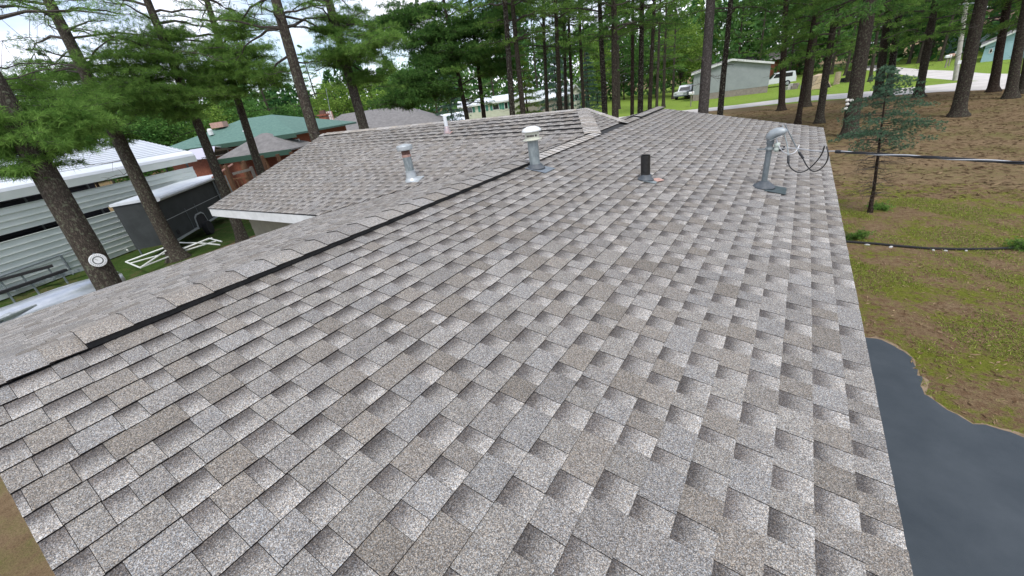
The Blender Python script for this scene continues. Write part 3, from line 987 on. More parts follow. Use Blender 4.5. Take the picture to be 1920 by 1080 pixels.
# ================================================================== trees
def arrays_to_obj(name, V, Fc, T, m):
    me = bpy.data.meshes.new(name)
    nv, nf = len(V), len(Fc)
    me.vertices.add(nv)
    me.vertices.foreach_set('co', np.asarray(V, np.float32).ravel())
    k = Fc.shape[1]
    me.loops.add(nf * k)
    me.loops.foreach_set('vertex_index', Fc.astype(np.int32).ravel())
    me.polygons.add(nf)
    me.polygons.foreach_set('loop_start', np.arange(0, nf * k, k, dtype=np.int32))
    me.polygons.foreach_set('loop_total', np.full(nf, k, np.int32))
    me.update(calc_edges=True)
    at = me.color_attributes.new('tint', 'FLOAT_COLOR', 'POINT')
    T = np.asarray(T, np.float32)
    at.data.foreach_set('color', np.stack([T, T, T, np.ones_like(T)], -1).ravel())
    me.materials.append(m)
    return me
def tufts(P, Dr, R_, n_needle, length, width, spread=0.75):
    """needles as slim triangles fanning out of each point P along direction Dr"""
    N = len(P)
    P = np.repeat(P, n_needle, 0); Dr = np.repeat(Dr, n_needle, 0)
    d = Dr + R_.normal(0, spread, P.shape)
    d /= np.linalg.norm(d, axis=1)[:, None]
    L = length * R_.uniform(.65, 1.15, (len(P), 1))
    sd = np.cross(d, R_.normal(0, 1, P.shape))
    sd /= np.linalg.norm(sd, axis=1)[:, None] + 1e-9
    tip = P + d * L
    tip[:, 2] -= 0.18 * L[:, 0]
    mid = P + d * L * 0.5
    V = np.stack([P, mid + sd * width / 2, tip, mid - sd * width / 2], 1).reshape(-1, 3)
    Fc = np.arange(len(V)).reshape(-1, 4)
    tt = np.repeat(np.clip(R_.normal(.5, .22, N), 0, 1), n_needle)
    T = np.repeat(np.clip(tt + R_.normal(0, .12, len(tt)), 0, 1), 4)
    return V, Fc, T
class Foliage:
    def __init__(s, seed):
        s.R = np.random.default_rng(seed)
        s.P, s.D = [], []
        s.limb = MB()
        s.rn = random.Random(seed)
    def twig(s, a, b, gap):
        a, b = np.asarray(a), np.asarray(b)
        L = np.linalg.norm(b - a)
        n = max(2, int(L / gap))
        t = np.linspace(.25, 1, n)[:, None]
        p = a + (b - a) * t + s.R.normal(0, .025, (n, 3))
        d = np.tile((b - a) / (L + 1e-9), (n, 1)) * .8 + np.array([0, 0, .45])
        s.P.append(p); s.D.append(d)
    def branch(s, start, vec, gap=0.10, droop=.25, ntw=16, twl=.32, bare=.3, r0=.035, twr=.006, lift=.0):
        start, vec = np.asarray(start, float), np.asarray(vec, float)
        L = np.linalg.norm(vec)
        n = 7
        pts = []
        for k in range(n + 1):
            t = k / n
            q = start + vec * t
            q[2] += L * (lift * math.sin(math.pi * t) - droop * t * t)
            q = q + s.R.normal(0, .012 * L, 3) * (0 < k)
            pts.append(q)
        s.limb.tube(pts, [max(.004, r0 * (1 - .85 * k / n)) for k in range(n + 1)], 5, cap=False)
        for i in range(ntw):
            t = bare + (1 - bare) * (i + s.rn.random()) / ntw
            k = min(int(t * n), n - 1); f = t * n - k
            q = pts[k] + (pts[k + 1] - pts[k]) * f
            d = unit(pts[k + 1] - pts[k])
            sd = np.cross(d, (0, 0, 1)); sd = sd / (np.linalg.norm(sd) + 1e-9)
            sg = 1 if i % 2 else -1
            an = s.rn.uniform(.5, 1.2)
            tl = L * twl * (1.15 - .65 * t) * s.rn.uniform(.6, 1.2)
            e = q + (d * math.cos(an) + sd * sg * math.sin(an)) * tl + np.array([0, 0, tl * s.rn.uniform(-.15, .3)])
            s.limb.tube([q, (q + e) / 2 + s.R.normal(0, .02, 3), e], [twr, twr * .8, twr * .4], 3, cap=False)
            s.twig(q, e, gap)
        s.twig(pts[-2], pts[-1] + unit(pts[-1] - pts[-2]) * .1, gap)
    def deadlimb(s, start, vec, r0=.02, n=5):
        start, vec = np.asarray(start, float), np.asarray(vec, float)
        L = np.linalg.norm(vec)
        pts = [start + vec * t + s.R.normal(0, .03 * L, 3) * (t > 0) for t in np.linspace(0, 1, 6)]
        s.limb.tube(pts, [r0 * (1 - .8 * k / 5) for k in range(6)], 5, cap=False)
        for i in range(n):
            k = s.rn.randint(1, 4)
            e = pts[k] + (unit(vec) * .6 + s.R.normal(0, .6, 3)) * L * s.rn.uniform(.15, .35)
            s.limb.tube([pts[k], (pts[k] + e) / 2 + s.R.normal(0, .03, 3), e], [r0 * .35, r0 * .25, r0 * .12], 3, cap=False)
    def mesh(s, nn, length, width, m, spread=.75):
        P_, D_ = np.concatenate(s.P), np.concatenate(s.D)
        V, Fc, T = tufts(P_, D_, s.R, nn, length, width, spread)
        return arrays_to_obj('foliage', V, Fc, T, m)
    def limb_mesh(s):
        me = bpy.data.meshes.new('limbs')
        me.from_pydata(s.limb.v, [], s.limb.f)
        me.materials.append(M['limb'])
        return me

def pine_variant(seed, H, h0, rmax, nwh, per, gap, nn, nl, nw, m, ntw=14, dead=6, droop=.12, topf=.75):
    f = Foliage(seed)
    for w in range(nwh):
        t = w / (nwh - 1)
        z = h0 + (H - h0 - .4) * t ** 0.9
        L = rmax * (1 - t) ** topf * (1.0 if t > .12 else .75 + 2 * t) + .25
        n = max(3, int(per * (1 - .4 * t)))
        a0 = f.rn.random() * 6.28
        for k in range(n):
            a = a0 + 6.28 * k / n + f.rn.uniform(-.4, .4)
            l = L * f.rn.uniform(.6, 1.12)
            up = f.rn.uniform(-.05, .3) + .35 * t
            zz = z + f.rn.uniform(-.35, .35)
            f.branch((0, 0, zz), (math.cos(a) * l, math.sin(a) * l, up * l), gap, droop * f.rn.uniform(.5, 1.6), ntw=ntw, r0=.018 + .012 * l, lift=.03)
    for k in range(dead):
        z = f.rn.uniform(h0 * .45, h0 + .5)
        a = f.rn.random() * 6.28
        l = f.rn.uniform(.7, 1.8)
        f.deadlimb((0, 0, z), (math.cos(a) * l, math.sin(a) * l, f.rn.uniform(-.25, .3)), .016)
    return f.mesh(nn, nl, nw, m), f.limb_mesh(), H

print('building pines')
PV = {
    'near': [pine_variant(101 + k, 15, 7.2, 2.9, 11, 5, .13, 12, .15, .010, M['needle'], ntw=14) for k in range(2)],
    'mid': [pine_variant(201 + k, 16, (3.9, 5.2, 4.4, 5.8)[k], 3.3, 13, 6, .15, 11, .22, .026, M['needle_dark'] if k % 2 else M['needle'], ntw=13, dead=10) for k in range(4)],
    'high': [pine_variant(251 + k, 17, (7.0, 6.2, 7.6)[k], 3.2, 12, 6, .17, 10, .22, .026, M['needle_dark'] if k % 2 else M['needle'], ntw=13, dead=12) for k in range(3)],
    'far': [pine_variant(301 + k, 18, 4.2, 3.4, 12, 5, .30, 8, .32, .045, M['needle_dark'] if k else M['needle'], ntw=10, dead=4) for k in range(3)],
}
def trunk_mesh(dia, H, seed, m):
    b = MB()
    r = random.Random(seed)
    n = 12
    zs = [-.15, .0, .12, .3, .6, 1.2, 2.2, 3.5, 5, 7, 9, 11.5, 14, H]
    pts, rad = [], []
    ox = oy = 0
    for z in zs:
        if z > H: break
        ox += r.uniform(-.02, .02); oy += r.uniform(-.02, .02)
        fl = 1 + .75 * math.exp(-max(z, 0) / .22)
        rad.append(dia / 2 * fl * (1 - .93 * max(0, z) / (H + .3)) ** .8 * r.uniform(.97, 1.03))
        pts.append((ox, oy, z))
    b.tube(pts, rad, n, wob=.07)
    me = bpy.data.meshes.new('trunk')
    me.from_pydata(b.v, [], b.f)
    me.polygons.foreach_set('use_smooth', [True] * len(me.polygons))
    me.materials.append(m)
    return me
def tree(name, label, base, lean_to, dia, variant, m, group, seed, hs=1.0, extra=None, cat='tree'):
    base = np.asarray(base, float); base = np.array([base[0], base[1], 0.0])
    t = thing(name, label, cat, base, 0, group)
    if lean_to is not None:
        v = Vector(np.asarray(lean_to, float) - base)
        t.rotation_euler = v.to_track_quat('Z', 'Y').to_euler()
    fol, lim, H = variant
    r = random.Random(seed)
    sc_ = hs * r.uniform(.94, 1.06)
    o = bpy.data.objects.new('trunk', trunk_mesh(dia, H * sc_ - .2, seed, m)); COL.objects.link(o); o.parent = t
    rz = r.random() * 6.28
    for nm, me in (('crown', fol), ('limbs', lim)):
        o = bpy.data.objects.new(nm, me); COL.objects.link(o); o.parent = t
        o.rotation_euler = (0, 0, rz); o.scale = (sc_, sc_, sc_); o['kind'] = 'stuff'
    return t

# pines along the back of the house: foot hidden by the roof, so distance comes from trunk girth
def hidden_base(x, y, D):
    q = dep(x, y, D)
    return np.array([q[0], q[1], 0])
near_rows = [  # low px, high px, depth, dia, variant, bark, label
    ((196, 515), (62, 285), 10.3, .60, 0, 'bark_near', 'thick lichen covered pine trunk carrying the round white thermometer dial'),
    ((322, 462), (190, 200), 16.2, .55, 1, 'bark_near', 'pine standing between the steel carport and the dark cargo trailer'),
    ((448, 436), (350, 195), 17.0, .42, 1, 'bark_near', 'slim pine growing behind the corner of the wing roof and the trailer'),
    ((488, 316), (410, 70), 18.5, .42, 0, 'bark_near', 'pine with a long split scar in its trunk before the brick house'),
    ((590, 257), (525, 30), 13.2, .44, 1, 'bark_near', 'pine rising just beyond the top left corner of the wing roof'),
    ((681, 243), (618, 10), 15.0, .46, 0, 'bark_near', 'pine in front of the grey hip roofed house beside the brick chimney'),
]
near_trees = []
for i, (lo, hi, D, dia, v, bk_, lab) in enumerate(near_rows):
    bs = hidden_base(*lo, D)
    q0 = over(bs, *lo)
    q1 = over(bs, *hi)
    ax = q1 - q0
    b0 = q0 - ax * (q0[2] / ax[2])
    t = tree('pine_tree', lab, b0, b0 + ax, dia, PV['near'][v], M[bk_], 'pines behind the house', 40 + i)
    near_trees.append((t, b0, ax / ax[2]))

# low foliage-bearing branches of those pines, placed where they hang in the photograph
def pads(ti, spec, seed, name='low_branch', m='needle', nn=20, nl=.165, nw=.0095, gap=.11):
    t, b0, ax = near_trees[ti]
    f = Foliage(seed)
    for (zs_, x, y, D, size, kind) in spec:
        st_ = b0 + ax * zs_
        en = dep(x, y, D)
        if kind == 'dead':
            f.deadlimb(st_, en - st_, .03, 9)
            continue
        v = en - st_
        L = np.linalg.norm(v)
        # limb, then a broad spray of side branches at the end
        lp = [st_, st_ + v * .5 + np.array([0, 0, .06 * L]), en]
        f.limb.tube(lp, [.04, .028, .012], 6, cap=False)
        for k in range(int(26 * size)):
            a = f.rn.random() * 6.28
            l = size * f.rn.uniform(.45, 1.0)
            q = en - v * f.rn.uniform(0, .22) + f.R.normal(0, .20 * size, 3) * np.array([1, 1, .75])
            f.branch(q, (math.cos(a) * l, math.sin(a) * l, f.rn.uniform(-.12, .30) * l), gap, .10, ntw=9, twl=.42, bare=.1, r0=.010, twr=.004)
    mi = t.matrix_basis.inverted()
    if f.P:
        me = f.mesh(nn, nl, nw, M[m])
        o = bpy.data.objects.new(name, me); COL.objects.link(o); o.parent = t
        o.matrix_basis = t.matrix_basis.inverted(); o['kind'] = 'stuff'
    lm = f.limb_mesh()
    o = bpy.data.objects.new('low_limbs', lm); COL.objects.link(o); o.parent = t
    o.matrix_basis = t.matrix_basis.inverted(); o['kind'] = 'stuff'
bpy.context.view_layer.update()
for tt, _, _ in near_trees:
    tt.rotation_mode = 'XYZ'
bpy.context.view_layer.update()
pads(0, [(4.6, 40, 290, 9.2, 1.1, 'f'), (4.7, 130, 272, 9.2, .8, 'f'), (5.4, 20, 220, 9.2, 1.3, 'f'), (5.4, 100, 215, 9.4, 1.2, 'f'), (5.0, 60, 250, 9.0, 1.1, 'f'), (4.4, 25, 322, 9.0, .6, 'f'), (5.2, 170, 243, 9.6, .8, 'f'), (6.2, 0, 170, 9.6, 1.1, 'f')], 501)
pads(1, [(6.0, 200, 200, 13.5, 1.6, 'f'), (6.2, 270, 192, 13.5, 1.6, 'f'), (6.3, 330, 185, 13.8, 1.4, 'f'), (6.0, 352, 212, 14.0, .8, 'f'), (5.2, 228, 264, 15.2, .6, 'f'), (7.2, 280, 110, 14.0, 1.5, 'f'), (7.8, 312, 70, 14.5, 1.3, 'f'), (6.9, 240, 150, 14.0, 1.4, 'f'),
         (6.8, 110, 145, 14.5, 1.4, 'f'), (6.4, 150, 182, 13.5, 1.4, 'f'), (7.0, 342, 135, 14.5, 1.2, 'f'),
         (7.4, -10, 75, 16, 1, 'dead'), (7.0, 5, 120, 16, 1, 'dead'), (7.9, 60, 20, 15, 1, 'dead'), (6.3, 190, 118, 14, 1, 'dead')], 502)
pads(3, [(6.7, 390, 140, 16.0, 1.5, 'f'), (6.9, 440, 130, 16.0, 1.6, 'f'), (6.8, 492, 140, 16.3, 1.3, 'f'), (6.2, 432, 170, 16.0, 1.2, 'f'), (7.4, 402, 100, 16.5, 1.2, 'f'), (7.4, 468, 102, 16.5, 1.2, 'f'), (6.2, 370, 172, 16.0, 1.0, 'f'), (9.0, 370, 60, 17, 1, 'dead'), (9.2, 480, 40, 17, 1, 'dead')], 503)
pads(4, [(7.7, 440, 60, 13.6, .9, 'f'), (7.8, 470, 45, 13, 1, 'dead'), (7.9, 600, 5, 13, 1, 'dead'), (8.4, 420, 10, 12.5, 1, 'dead'), (7.2, 620, 62, 13.4, .6, 'f'), (6.0, 640, 105, 13.8, .5, 'dead'), (6.2, 500, 150, 13.5, .7, 'f')], 504)
pads(5, [(6.6, 680, 95, 13.4, 1.4, 'f'), (6.4, 650, 112, 13.6, 1.0, 'f'), (6.0, 700, 150, 14.5, .9, 'f'), (7.0, 722, 75, 14, .9, 'f'), (6.0, 560, 140, 14.5, 1, 'dead'), (7.4, 650, 40, 14, .9, 'f')], 505)

rows_hidden = [  # trunks past the far end of the wing and main roof; foot hidden
    ((876, 222), (853, 105), 30, .42, 'bark'), ((908, 221), (894, 100), 31, .38, 'bark_red'), ((961, 215), (948, 20), 25, .42, 'bark_spot'), ((980, 214), (962, 20), 26, .40, 'bark'),
    ((1027, 208), (1019, 20), 36, .38, 'bark'), ((1051, 205), (1042, 20), 32, .42, 'bark'), ((1061, 204), (1056, 20), 40, .40, 'bark'), ((1072, 202), (1064, 20), 38, .36, 'bark_red'), ((1093, 198), (1086, 20), 37, .36, 'bark'),
    ((1134, 208), (1125, 10), 27, .43, 'bark_spot'), ((1153, 214), (1151, 10), 25, .46, 'bark'), ((1186, 211), (1188, 10), 34, .34, 'bark_red'), ((1202, 206), (1206, 10), 28, .43, 'bark_spot'), ((1218, 200), (1226, 10), 33, .36, 'bark'),
    ((1231, 191), (1236, 60), 46, .34, 'bark'), ((1320, 203), (1333, 5), 20.5, .56, 'bark_grey'), ((1351, 211), (1371, 5), 27, .40, 'bark_spot'),
]
LABH = {'bark': 'dark trunked pine rising behind the far roof edge before the lawn', 'bark_red': 'slim reddish pine rising behind the far roof edge', 'bark_spot': 'pine with pale lichen spots rising behind the far roof edge', 'bark_grey': 'stout smooth grey trunk standing before the white gable ended building'}
for i, (lo, hi, D, dia, bk_) in enumerate(rows_hidden):
    bs = hidden_base(*lo, D); q0, q1 = over(bs, *lo), over(bs, *hi)
    ax = q1 - q0; b0 = q0 - ax * (q0[2] / ax[2])
    lab = LABH[bk_]
    if i == 16: lab = 'spotted dark pine crossing the wall of the white gable ended building'
    t = tree('pine_tree', lab, b0, b0 + ax, dia, PV['mid'][2] if i == 0 else PV['high'][i % 3], M[bk_], 'pines beyond the far roof edge', 80 + i, hs=1.0 + .1 * (i % 3))
    near_trees.append((t, b0, ax / ax[2]))
bpy.context.view_layer.update()
pads(6, [(5.2, 765, 150, 26, 2.2, 'f'), (5.0, 800, 172, 27, 2.0, 'f'), (4.6, 735, 192, 25, 1.7, 'f'), (6.4, 830, 110, 27, 2.4, 'f'), (7.2, 795, 75, 27, 2.4, 'f'), (7.6, 850, 60, 28, 2.4, 'f'), (8.4, 720, 45, 27, 2.0, 'f'), (8.6, 780, 20, 28, 2.2, 'f')], 506, m='needle_dark', nn=9, nl=.26, nw=.034, gap=.2)
pads(7, [(6.6, 920, 95, 28, 2.2, 'f'), (7.4, 900, 50, 28, 2.4, 'f'), (6.0, 940, 130, 29, 1.7, 'f'), (8.4, 950, 20, 29, 2.2, 'f')], 507, m='needle_dark', nn=9, nl=.26, nw=.034, gap=.2)
rows_open = [  # foot, high px, dia
    ((1465, 207), (1472, 20), .50, 'bark_red'), ((1495, 233), (1519, 80), .30, 'bark_red'), ((1511, 200), (1535, 5), .52, 'bark'), ((1536, 231), (1562, 60), .42, 'bark'),
    ((1594, 256), (1632, 20), .66, 'bark'), ((1646, 181), (1666, 20), .62, 'bark'), ((1664, 180), (1690, 5), .50, 'bark_spot'), ((1722, 182), (1752, 10), .52, 'bark'),
    ((1797, 218), (1842, 5), .58, 'bark'), ((1860, 172), (1888, 5), .50, 'bark_red'), ((1894, 184), (1922, 20), .52, 'bark'), ((1917, 175), (1940, 40), .45, 'bark'), ((1631, 153), (1640, 90), .34, 'bark')]
LABO = {4: 'largest pine on the brown slope with white shelf mushrooms on its trunk', 8: 'thick pine standing alone on the pine straw in front of the road', 1: 'thin leaning pine between two stouter trunks past the roof corner', 12: 'small pine on the bright lawn across the road'}
for i, (lo, hi, dia, bk_) in enumerate(rows_open):
    b0 = gnd(*lo); q1 = over(b0, *hi)
    tree('pine_tree', LABO.get(i, 'tall bare trunked pine standing on pine straw along the pale road'), b0, q1, dia, PV['mid'][(i + 1) % 4], M[bk_], 'pines beside the road', 120 + i, hs=1.05)

# white shelf mushrooms on the big pine
b0 = gnd(1594, 256); q1 = over(b0, 1632, 20); ax = (q1 - b0) / (q1[2] - b0[2])
for i, (x, y) in enumerate(((1589, 187), (1597, 187), (1589, 194), (1586, 202))):
    q = over(b0, x, y)
    tocam = unit(np.array([CAM[0] - q[0], CAM[1] - q[1], 0]))
    q = q + tocam * .30
    b = MB(); b.lathe([(.015, -.05), (.06, -.03), (.085, 0), (.075, .035), (.03, .06), (.004, .065)], org=(0, 0, 0), axis=tocam * .7 + np.array([0, 0, .7]), n=12)
    o = b.build('shelf_mushroom', mat('white_fungus', (.62, .60, .56), .8), None, smooth=True); o.location = tuple(q)
    tag(o, 'small white shelf mushroom on the bark of the big roadside pine', 'mushroom', 'shelf mushrooms on the big pine')

# ------------------------------------------------------------------ spruces and deciduous trees
def spruce_variant(seed, H, rmax, h0, gap, nn, nl, nw, m, nwh=14, per=7):
    f = Foliage(seed)
    for w in range(nwh):
        t = w / (nwh - 1)
        z = h0 + (H - h0 - .15) * t
        L = rmax * (1 - t) ** .85 + .10
        for k in range(per):
            a = 6.28 * k / per + f.rn.uniform(-.5, .5)
            l = L * f.rn.uniform(.7, 1.1)
            f.branch((0, 0, z + f.rn.uniform(-.1, .1)), (math.cos(a) * l, math.sin(a) * l, .12 * l), gap, .22, ntw=9, twl=.38, bare=.12, r0=.014, twr=.004)
    f.twig((0, 0, H - .5), (0, 0, H), gap)
    return f.mesh(nn, nl, nw, m, .6), f.limb_mesh(), H
SPR = [spruce_variant(601, 8.5, 2.4, .5, .22, 9, .2, .05, M['spruce']), spruce_variant(602, 7.0, 1.9, .4, .22, 9, .2, .05, M['spruce'], 12, 6), spruce_variant(603, 7.5, 1.8, .5, .26, 8, .24, .045, M['leaf_light'], 12, 6)]
for (x, y, D, v, hs, lab) in ((848, 222, 52, 0, 1.05, 'blue spruce standing left of the cream home with green shutters'), (1046, 206, 50, 1, 1.35, 'blue spruce standing among dark trunks before the second cream home'),
                              (990, 214, 46, 2, 1.1, 'yellow green young pine growing right of the cream home'), (1105, 208, 60, 0, .9, 'pale blue spruce behind the trunks beside the bright lawn')):
    tree('spruce_tree', lab, hidden_base(x, y, D), None, .25, SPR[v], M['bark_red'], None, int(x), hs=hs)
# the thin young spruce by the roof corner
def sapling():
    b0 = gnd(1633, 398)
    tp = over(b0, 1668, 120)
    H = tp[2] - b0[2]
    t = thing('young_spruce', 'spindly blue green young spruce with bare lower twigs beside the roof edge', 'tree', b0)
    t.rotation_euler = Vector(tp - b0).to_track_quat('Z', 'Y').to_euler()
    o = bpy.data.objects.new('trunk', trunk_mesh(.085, H, 77, M['bark_red'])); COL.objects.link(o); o.parent = t
    f = Foliage(78)
    n = 15
    for w in range(n):
        tt = w / (n - 1)
        z = H * (.46 + .52 * tt)
        L = (1.1 * (1 - tt) ** .7 + .12) * (.7 if tt < .1 else 1)
        for k in range(5 if tt > .12 else 2):
            a = f.rn.random() * 6.28
            l = L * f.rn.uniform(.7, 1.15)
            f.branch((0, 0, z + f.rn.uniform(-.06, .06)), (math.cos(a) * l, math.sin(a) * l, .02 * l), .045, .06, ntw=10, twl=.32, bare=.18, r0=.008, twr=.003)
    for k in range(80):
        z = H * f.rn.uniform(.12, .56)
        a = f.rn.random() * 6.28
        l = f.rn.uniform(.35, .95) * (.6 + z / H)
        f.deadlimb((0, 0, z), (math.cos(a) * l, math.sin(a) * l, f.rn.uniform(-.1, .12) * l), .008, 4)
    o = bpy.data.objects.new('crown', f.mesh(13, .055, .009, M['spruce_young'], .6)); COL.objects.link(o); o.parent = t
    o = bpy.data.objects.new('twigs', f.limb_mesh()); COL.objects.link(o); o.parent = t
sapling()

def leaf_variant(seed, H, R0_, zc, rz, nclump, per, size, m, trunk=True):
    R_ = np.random.default_rng(seed)
    f = MB()
    cl = []
    while len(cl) < nclump:
        q = R_.uniform(-1, 1, 3)
        d = np.linalg.norm(q)
        if d > 1 or (d < .45 and R_.random() < .6):
            continue
        cl.append(np.array([q[0] * R0_, q[1] * R0_, zc + q[2] * rz]))
    cl = np.array(cl)
    P_ = np.repeat(cl, per, 0) + R_.normal(0, .16 * R0_, (nclump * per, 3)) * np.array([1, 1, .6])
    n = R_.normal(0, 1, P_.shape) + np.array([0, 0, .9])
    n /= np.linalg.norm(n, axis=1)[:, None]
    a = np.cross(n, R_.normal(0, 1, P_.shape)); a /= np.linalg.norm(a, axis=1)[:, None]
    b_ = np.cross(n, a)
    s_ = size * R_.uniform(.6, 1.3, (len(P_), 1))
    V = np.stack([P_ - a * s_, P_ + b_ * s_ * .55, P_ + a * s_, P_ - b_ * s_ * .55], 1).reshape(-1, 3)
    T = np.repeat(np.clip(np.repeat(R_.uniform(0.1, .9, nclump), per) + R_.normal(0, .15, len(P_)), 0, 1), 4)
    me = arrays_to_obj('leaves', V, np.arange(len(V)).reshape(-1, 4), T, m)
    rn = random.Random(seed)
    for k in range(14):
        q = cl[rn.randrange(nclump)]
        f.tube([(0, 0, zc - rz * .8 + rn.uniform(-.5, .5)), q * np.array([.5, .5, 1]) - np.array([0, 0, .4]), q], [.06, .04, .015], 5, cap=False)
    lm = bpy.data.meshes.new('limbs'); lm.from_pydata(f.v, [], f.f); lm.materials.append(M['limb'])
    return me, lm, H
LV = [leaf_variant(701, 8.5, 3.0, 5.2, 3.6, 130, 60, .13, M['leaf_light']), leaf_variant(702, 11, 3.6, 6.6, 4.6, 150, 60, .16, M['leaf_mid']), leaf_variant(703, 12.5, 3.4, 7.4, 5.4, 150, 60, .17, M['leaf_light']), leaf_variant(704, 6, 2.4, 3.0, 2.7, 90, 60, .13, M['leaf_mid'])]
decid = [(640, 225, 58, 0, 1.0), (705, 216, 60, 0, 1.1), (560, 235, 62, 3, 1.2), (470, 245, 50, 1, .8), (400, 255, 48, 0, .9), (330, 262, 44, 1, .85), (240, 275, 40, 3, 1.3), (150, 290, 42, 2, .8), (60, 300, 40, 1, .9),
         (770, 205, 70, 1, 1.0), (1120, 190, 75, 2, .9), (1170, 180, 80, 1, 1.1), (1230, 168, 72, 1, 1.0), (1275, 160, 66, 0, 1.3), (1300, 150, 80, 2, 1.2), (1400, 135, 85, 1, 1.3), (1500, 128, 76, 3, 1.4), (1545, 125, 74, 1, 1.0), (1600, 112, 88, 1, 1.2),
         (1690, 100, 84, 2, 1.1), (1750, 92, 82, 1, 1.2), (1800, 85, 84, 1, 1.3), (1880, 70, 96, 2, 1.2), (1940, 70, 90, 1, 1.3)]
for i, (x, y, D, v, hs) in enumerate(decid):
    q = dep(x, y, D)
    kind = ('bright yellow green leafy tree in the background wood', 'mid green leafy tree in the background wood')[0 if v in (0, 2) else 1]
    tree('leafy_tree', kind, (q[0], q[1], 0), None, .28, LV[v], M['bark_red'], 'leafy trees in the background', 900 + i, hs=hs)
# more tall pines through the middle distance, individually countable by their trunks
mids = [(1100, 188, 62), (1160, 182, 58), (1010, 196, 66), (930, 205, 80), (820, 212, 66), (745, 222, 74), (610, 240, 72), (520, 252, 66), (435, 262, 60), (300, 280, 52), (190, 300, 50), (80, 318, 46),
        (1245, 176, 50), (1262, 172, 62), (1420, 150, 70), (1560, 135, 64), (1585, 140, 58), (1655, 118, 66), (1705, 112, 62), (1725, 108, 60), (1745, 104, 62), (1765, 106, 58), (1840, 90, 70), (1905, 80, 74), (1380, 150, 78), (1330, 156, 84), (1480, 140, 72)]
for i, (x, y, D) in enumerate(mids):
    q = dep(x, y, D)
    tree('background_pine', 'tall dark pine standing in the wood behind the houses', (q[0], q[1], 0), None, .4, PV['far'][i % 3], M['bark'], 'pines in the wood behind', 1000 + i, hs=.85 + .3 * ((i * 37) % 10) / 10)

def forest():
    R_ = np.random.default_rng(5)
    P_ = []
    for i in range(240):
        px = -160 + 2240 * i / 239 + R_.uniform(-8, 8)
        d = ray(px, 540); az = math.atan2(d[0], d[1])
        rr = R_.uniform(92, 130)
        H = (12 if px < 700 else 12 + (px - 700) / 1220 * 14) * R_.uniform(.75, 1.2)
        n = 420
        t = R_.uniform(0, 1, n) ** .8
        rad = 3.6 * (1 - t) ** .7 * R_.uniform(.3, 1, n) + .3
        an = R_.uniform(0, 6.28, n)
        P_.append(np.stack([CAM[0] + math.sin(az) * rr + np.cos(an) * rad, CAM[1] + math.cos(az) * rr + np.sin(an) * rad, .3 + H * t], 1))
    P_ = np.concatenate(P_)
    n = R_.normal(0, 1, P_.shape); n /= np.linalg.norm(n, axis=1)[:, None]
    a = np.cross(n, R_.normal(0, 1, P_.shape)); a /= np.linalg.norm(a, axis=1)[:, None]
    b_ = np.cross(n, a)
    s_ = R_.uniform(.3, .8, (len(P_), 1))
    V = np.stack([P_ - a * s_, P_ + b_ * s_ * .45, P_ + a * s_, P_ - b_ * s_ * .45], 1).reshape(-1, 3)
    T = np.repeat(np.clip(np.repeat(R_.uniform(.05, .8, 240), 420) + R_.normal(0, .15, len(P_)), 0, 1), 4)
    me = arrays_to_obj('forest', V, np.arange(len(V)).reshape(-1, 4), T, M['leaf_far'])
    o = bpy.data.objects.new('forest', me); COL.objects.link(o)
    tag(o, 'dark green wood closing the view behind all the houses', 'forest'); o['kind'] = 'stuff'
forest()

# ================================================================== buildings and yard things
M['glass'] = mat('dark_glass', (0.015, 0.018, 0.02), 0.12, spec=0.8)
M['cream'] = mat('cream_siding', (0.50, 0.50, 0.40), 0.75, col2=(0.56, 0.56, 0.46), scale=2)
M['shutter'] = mat('green_shutter', (0.045, 0.19, 0.14), 0.6)
M['white_roof'] = mat('white_metal_roof', (0.62, 0.66, 0.70), 0.4, 0.1, col2=(0.7, 0.73, 0.76), scale=1.5)
M['steel_white'] = mat('pale_steel_sheet', (0.62, 0.67, 0.64), 0.45, 0.05, col2=(0.68, 0.72, 0.69), scale=1.2)
M['steel_roof'] = mat('white_steel_roof', (0.66, 0.70, 0.76), 0.35, 0.05, col2=(0.72, 0.75, 0.79), scale=1.2)
M['dark_in'] = mat('dark_steel_and_shade', (0.02, 0.022, 0.035), 0.6)
M['green_roof'] = mat('green_shingle', (0.065, 0.14, 0.115), 0.9, col2=(0.105, 0.195, 0.16), scale=5, detail=8, stretch=(1, 1, 2.5))
M['green_trim'] = mat('green_trim', (0.03, 0.075, 0.05), 0.6)
M['brick'] = mat('red_brick', (0.22, 0.075, 0.045), 0.9, col2=(0.30, 0.11, 0.065), scale=9)
M['grey_roof'] = mat('weathered_grey_shingle', (0.13, 0.125, 0.12), 0.9, col2=(0.20, 0.19, 0.185), scale=3, detail=8)
M['brown_wood'] = mat('stained_wood', (0.13, 0.06, 0.03), 0.8, col2=(0.22, 0.11, 0.055), scale=6, stretch=(3, 3, .6))
M['grey_wood'] = mat('weathered_wood', (0.20, 0.175, 0.15), 0.9, col2=(0.28, 0.25, 0.21), scale=6, stretch=(3, 3, .6))
M['blue_wall'] = mat('blue_siding', (0.26, 0.42, 0.47), 0.7, col2=(0.31, 0.47, 0.52), scale=2)
M['grey_wall'] = mat('pale_grey_siding', (0.26, 0.285, 0.295), 0.75, col2=(0.30, 0.325, 0.335), scale=1.5)
M['block'] = mat('concrete_block', (0.22, 0.19, 0.165), 0.9, col2=(0.29, 0.25, 0.22), scale=4)
M['car_white'] = mat('white_car_paint', (0.72, 0.74, 0.76), 0.25)
M['tyre'] = mat('tyre_rubber', (0.015, 0.015, 0.016), 0.85)
M['trailer'] = mat('charcoal_panel', (0.034, 0.038, 0.038), 0.6, 0.0, col2=(0.05, 0.055, 0.056), scale=1.5, spec=.25)
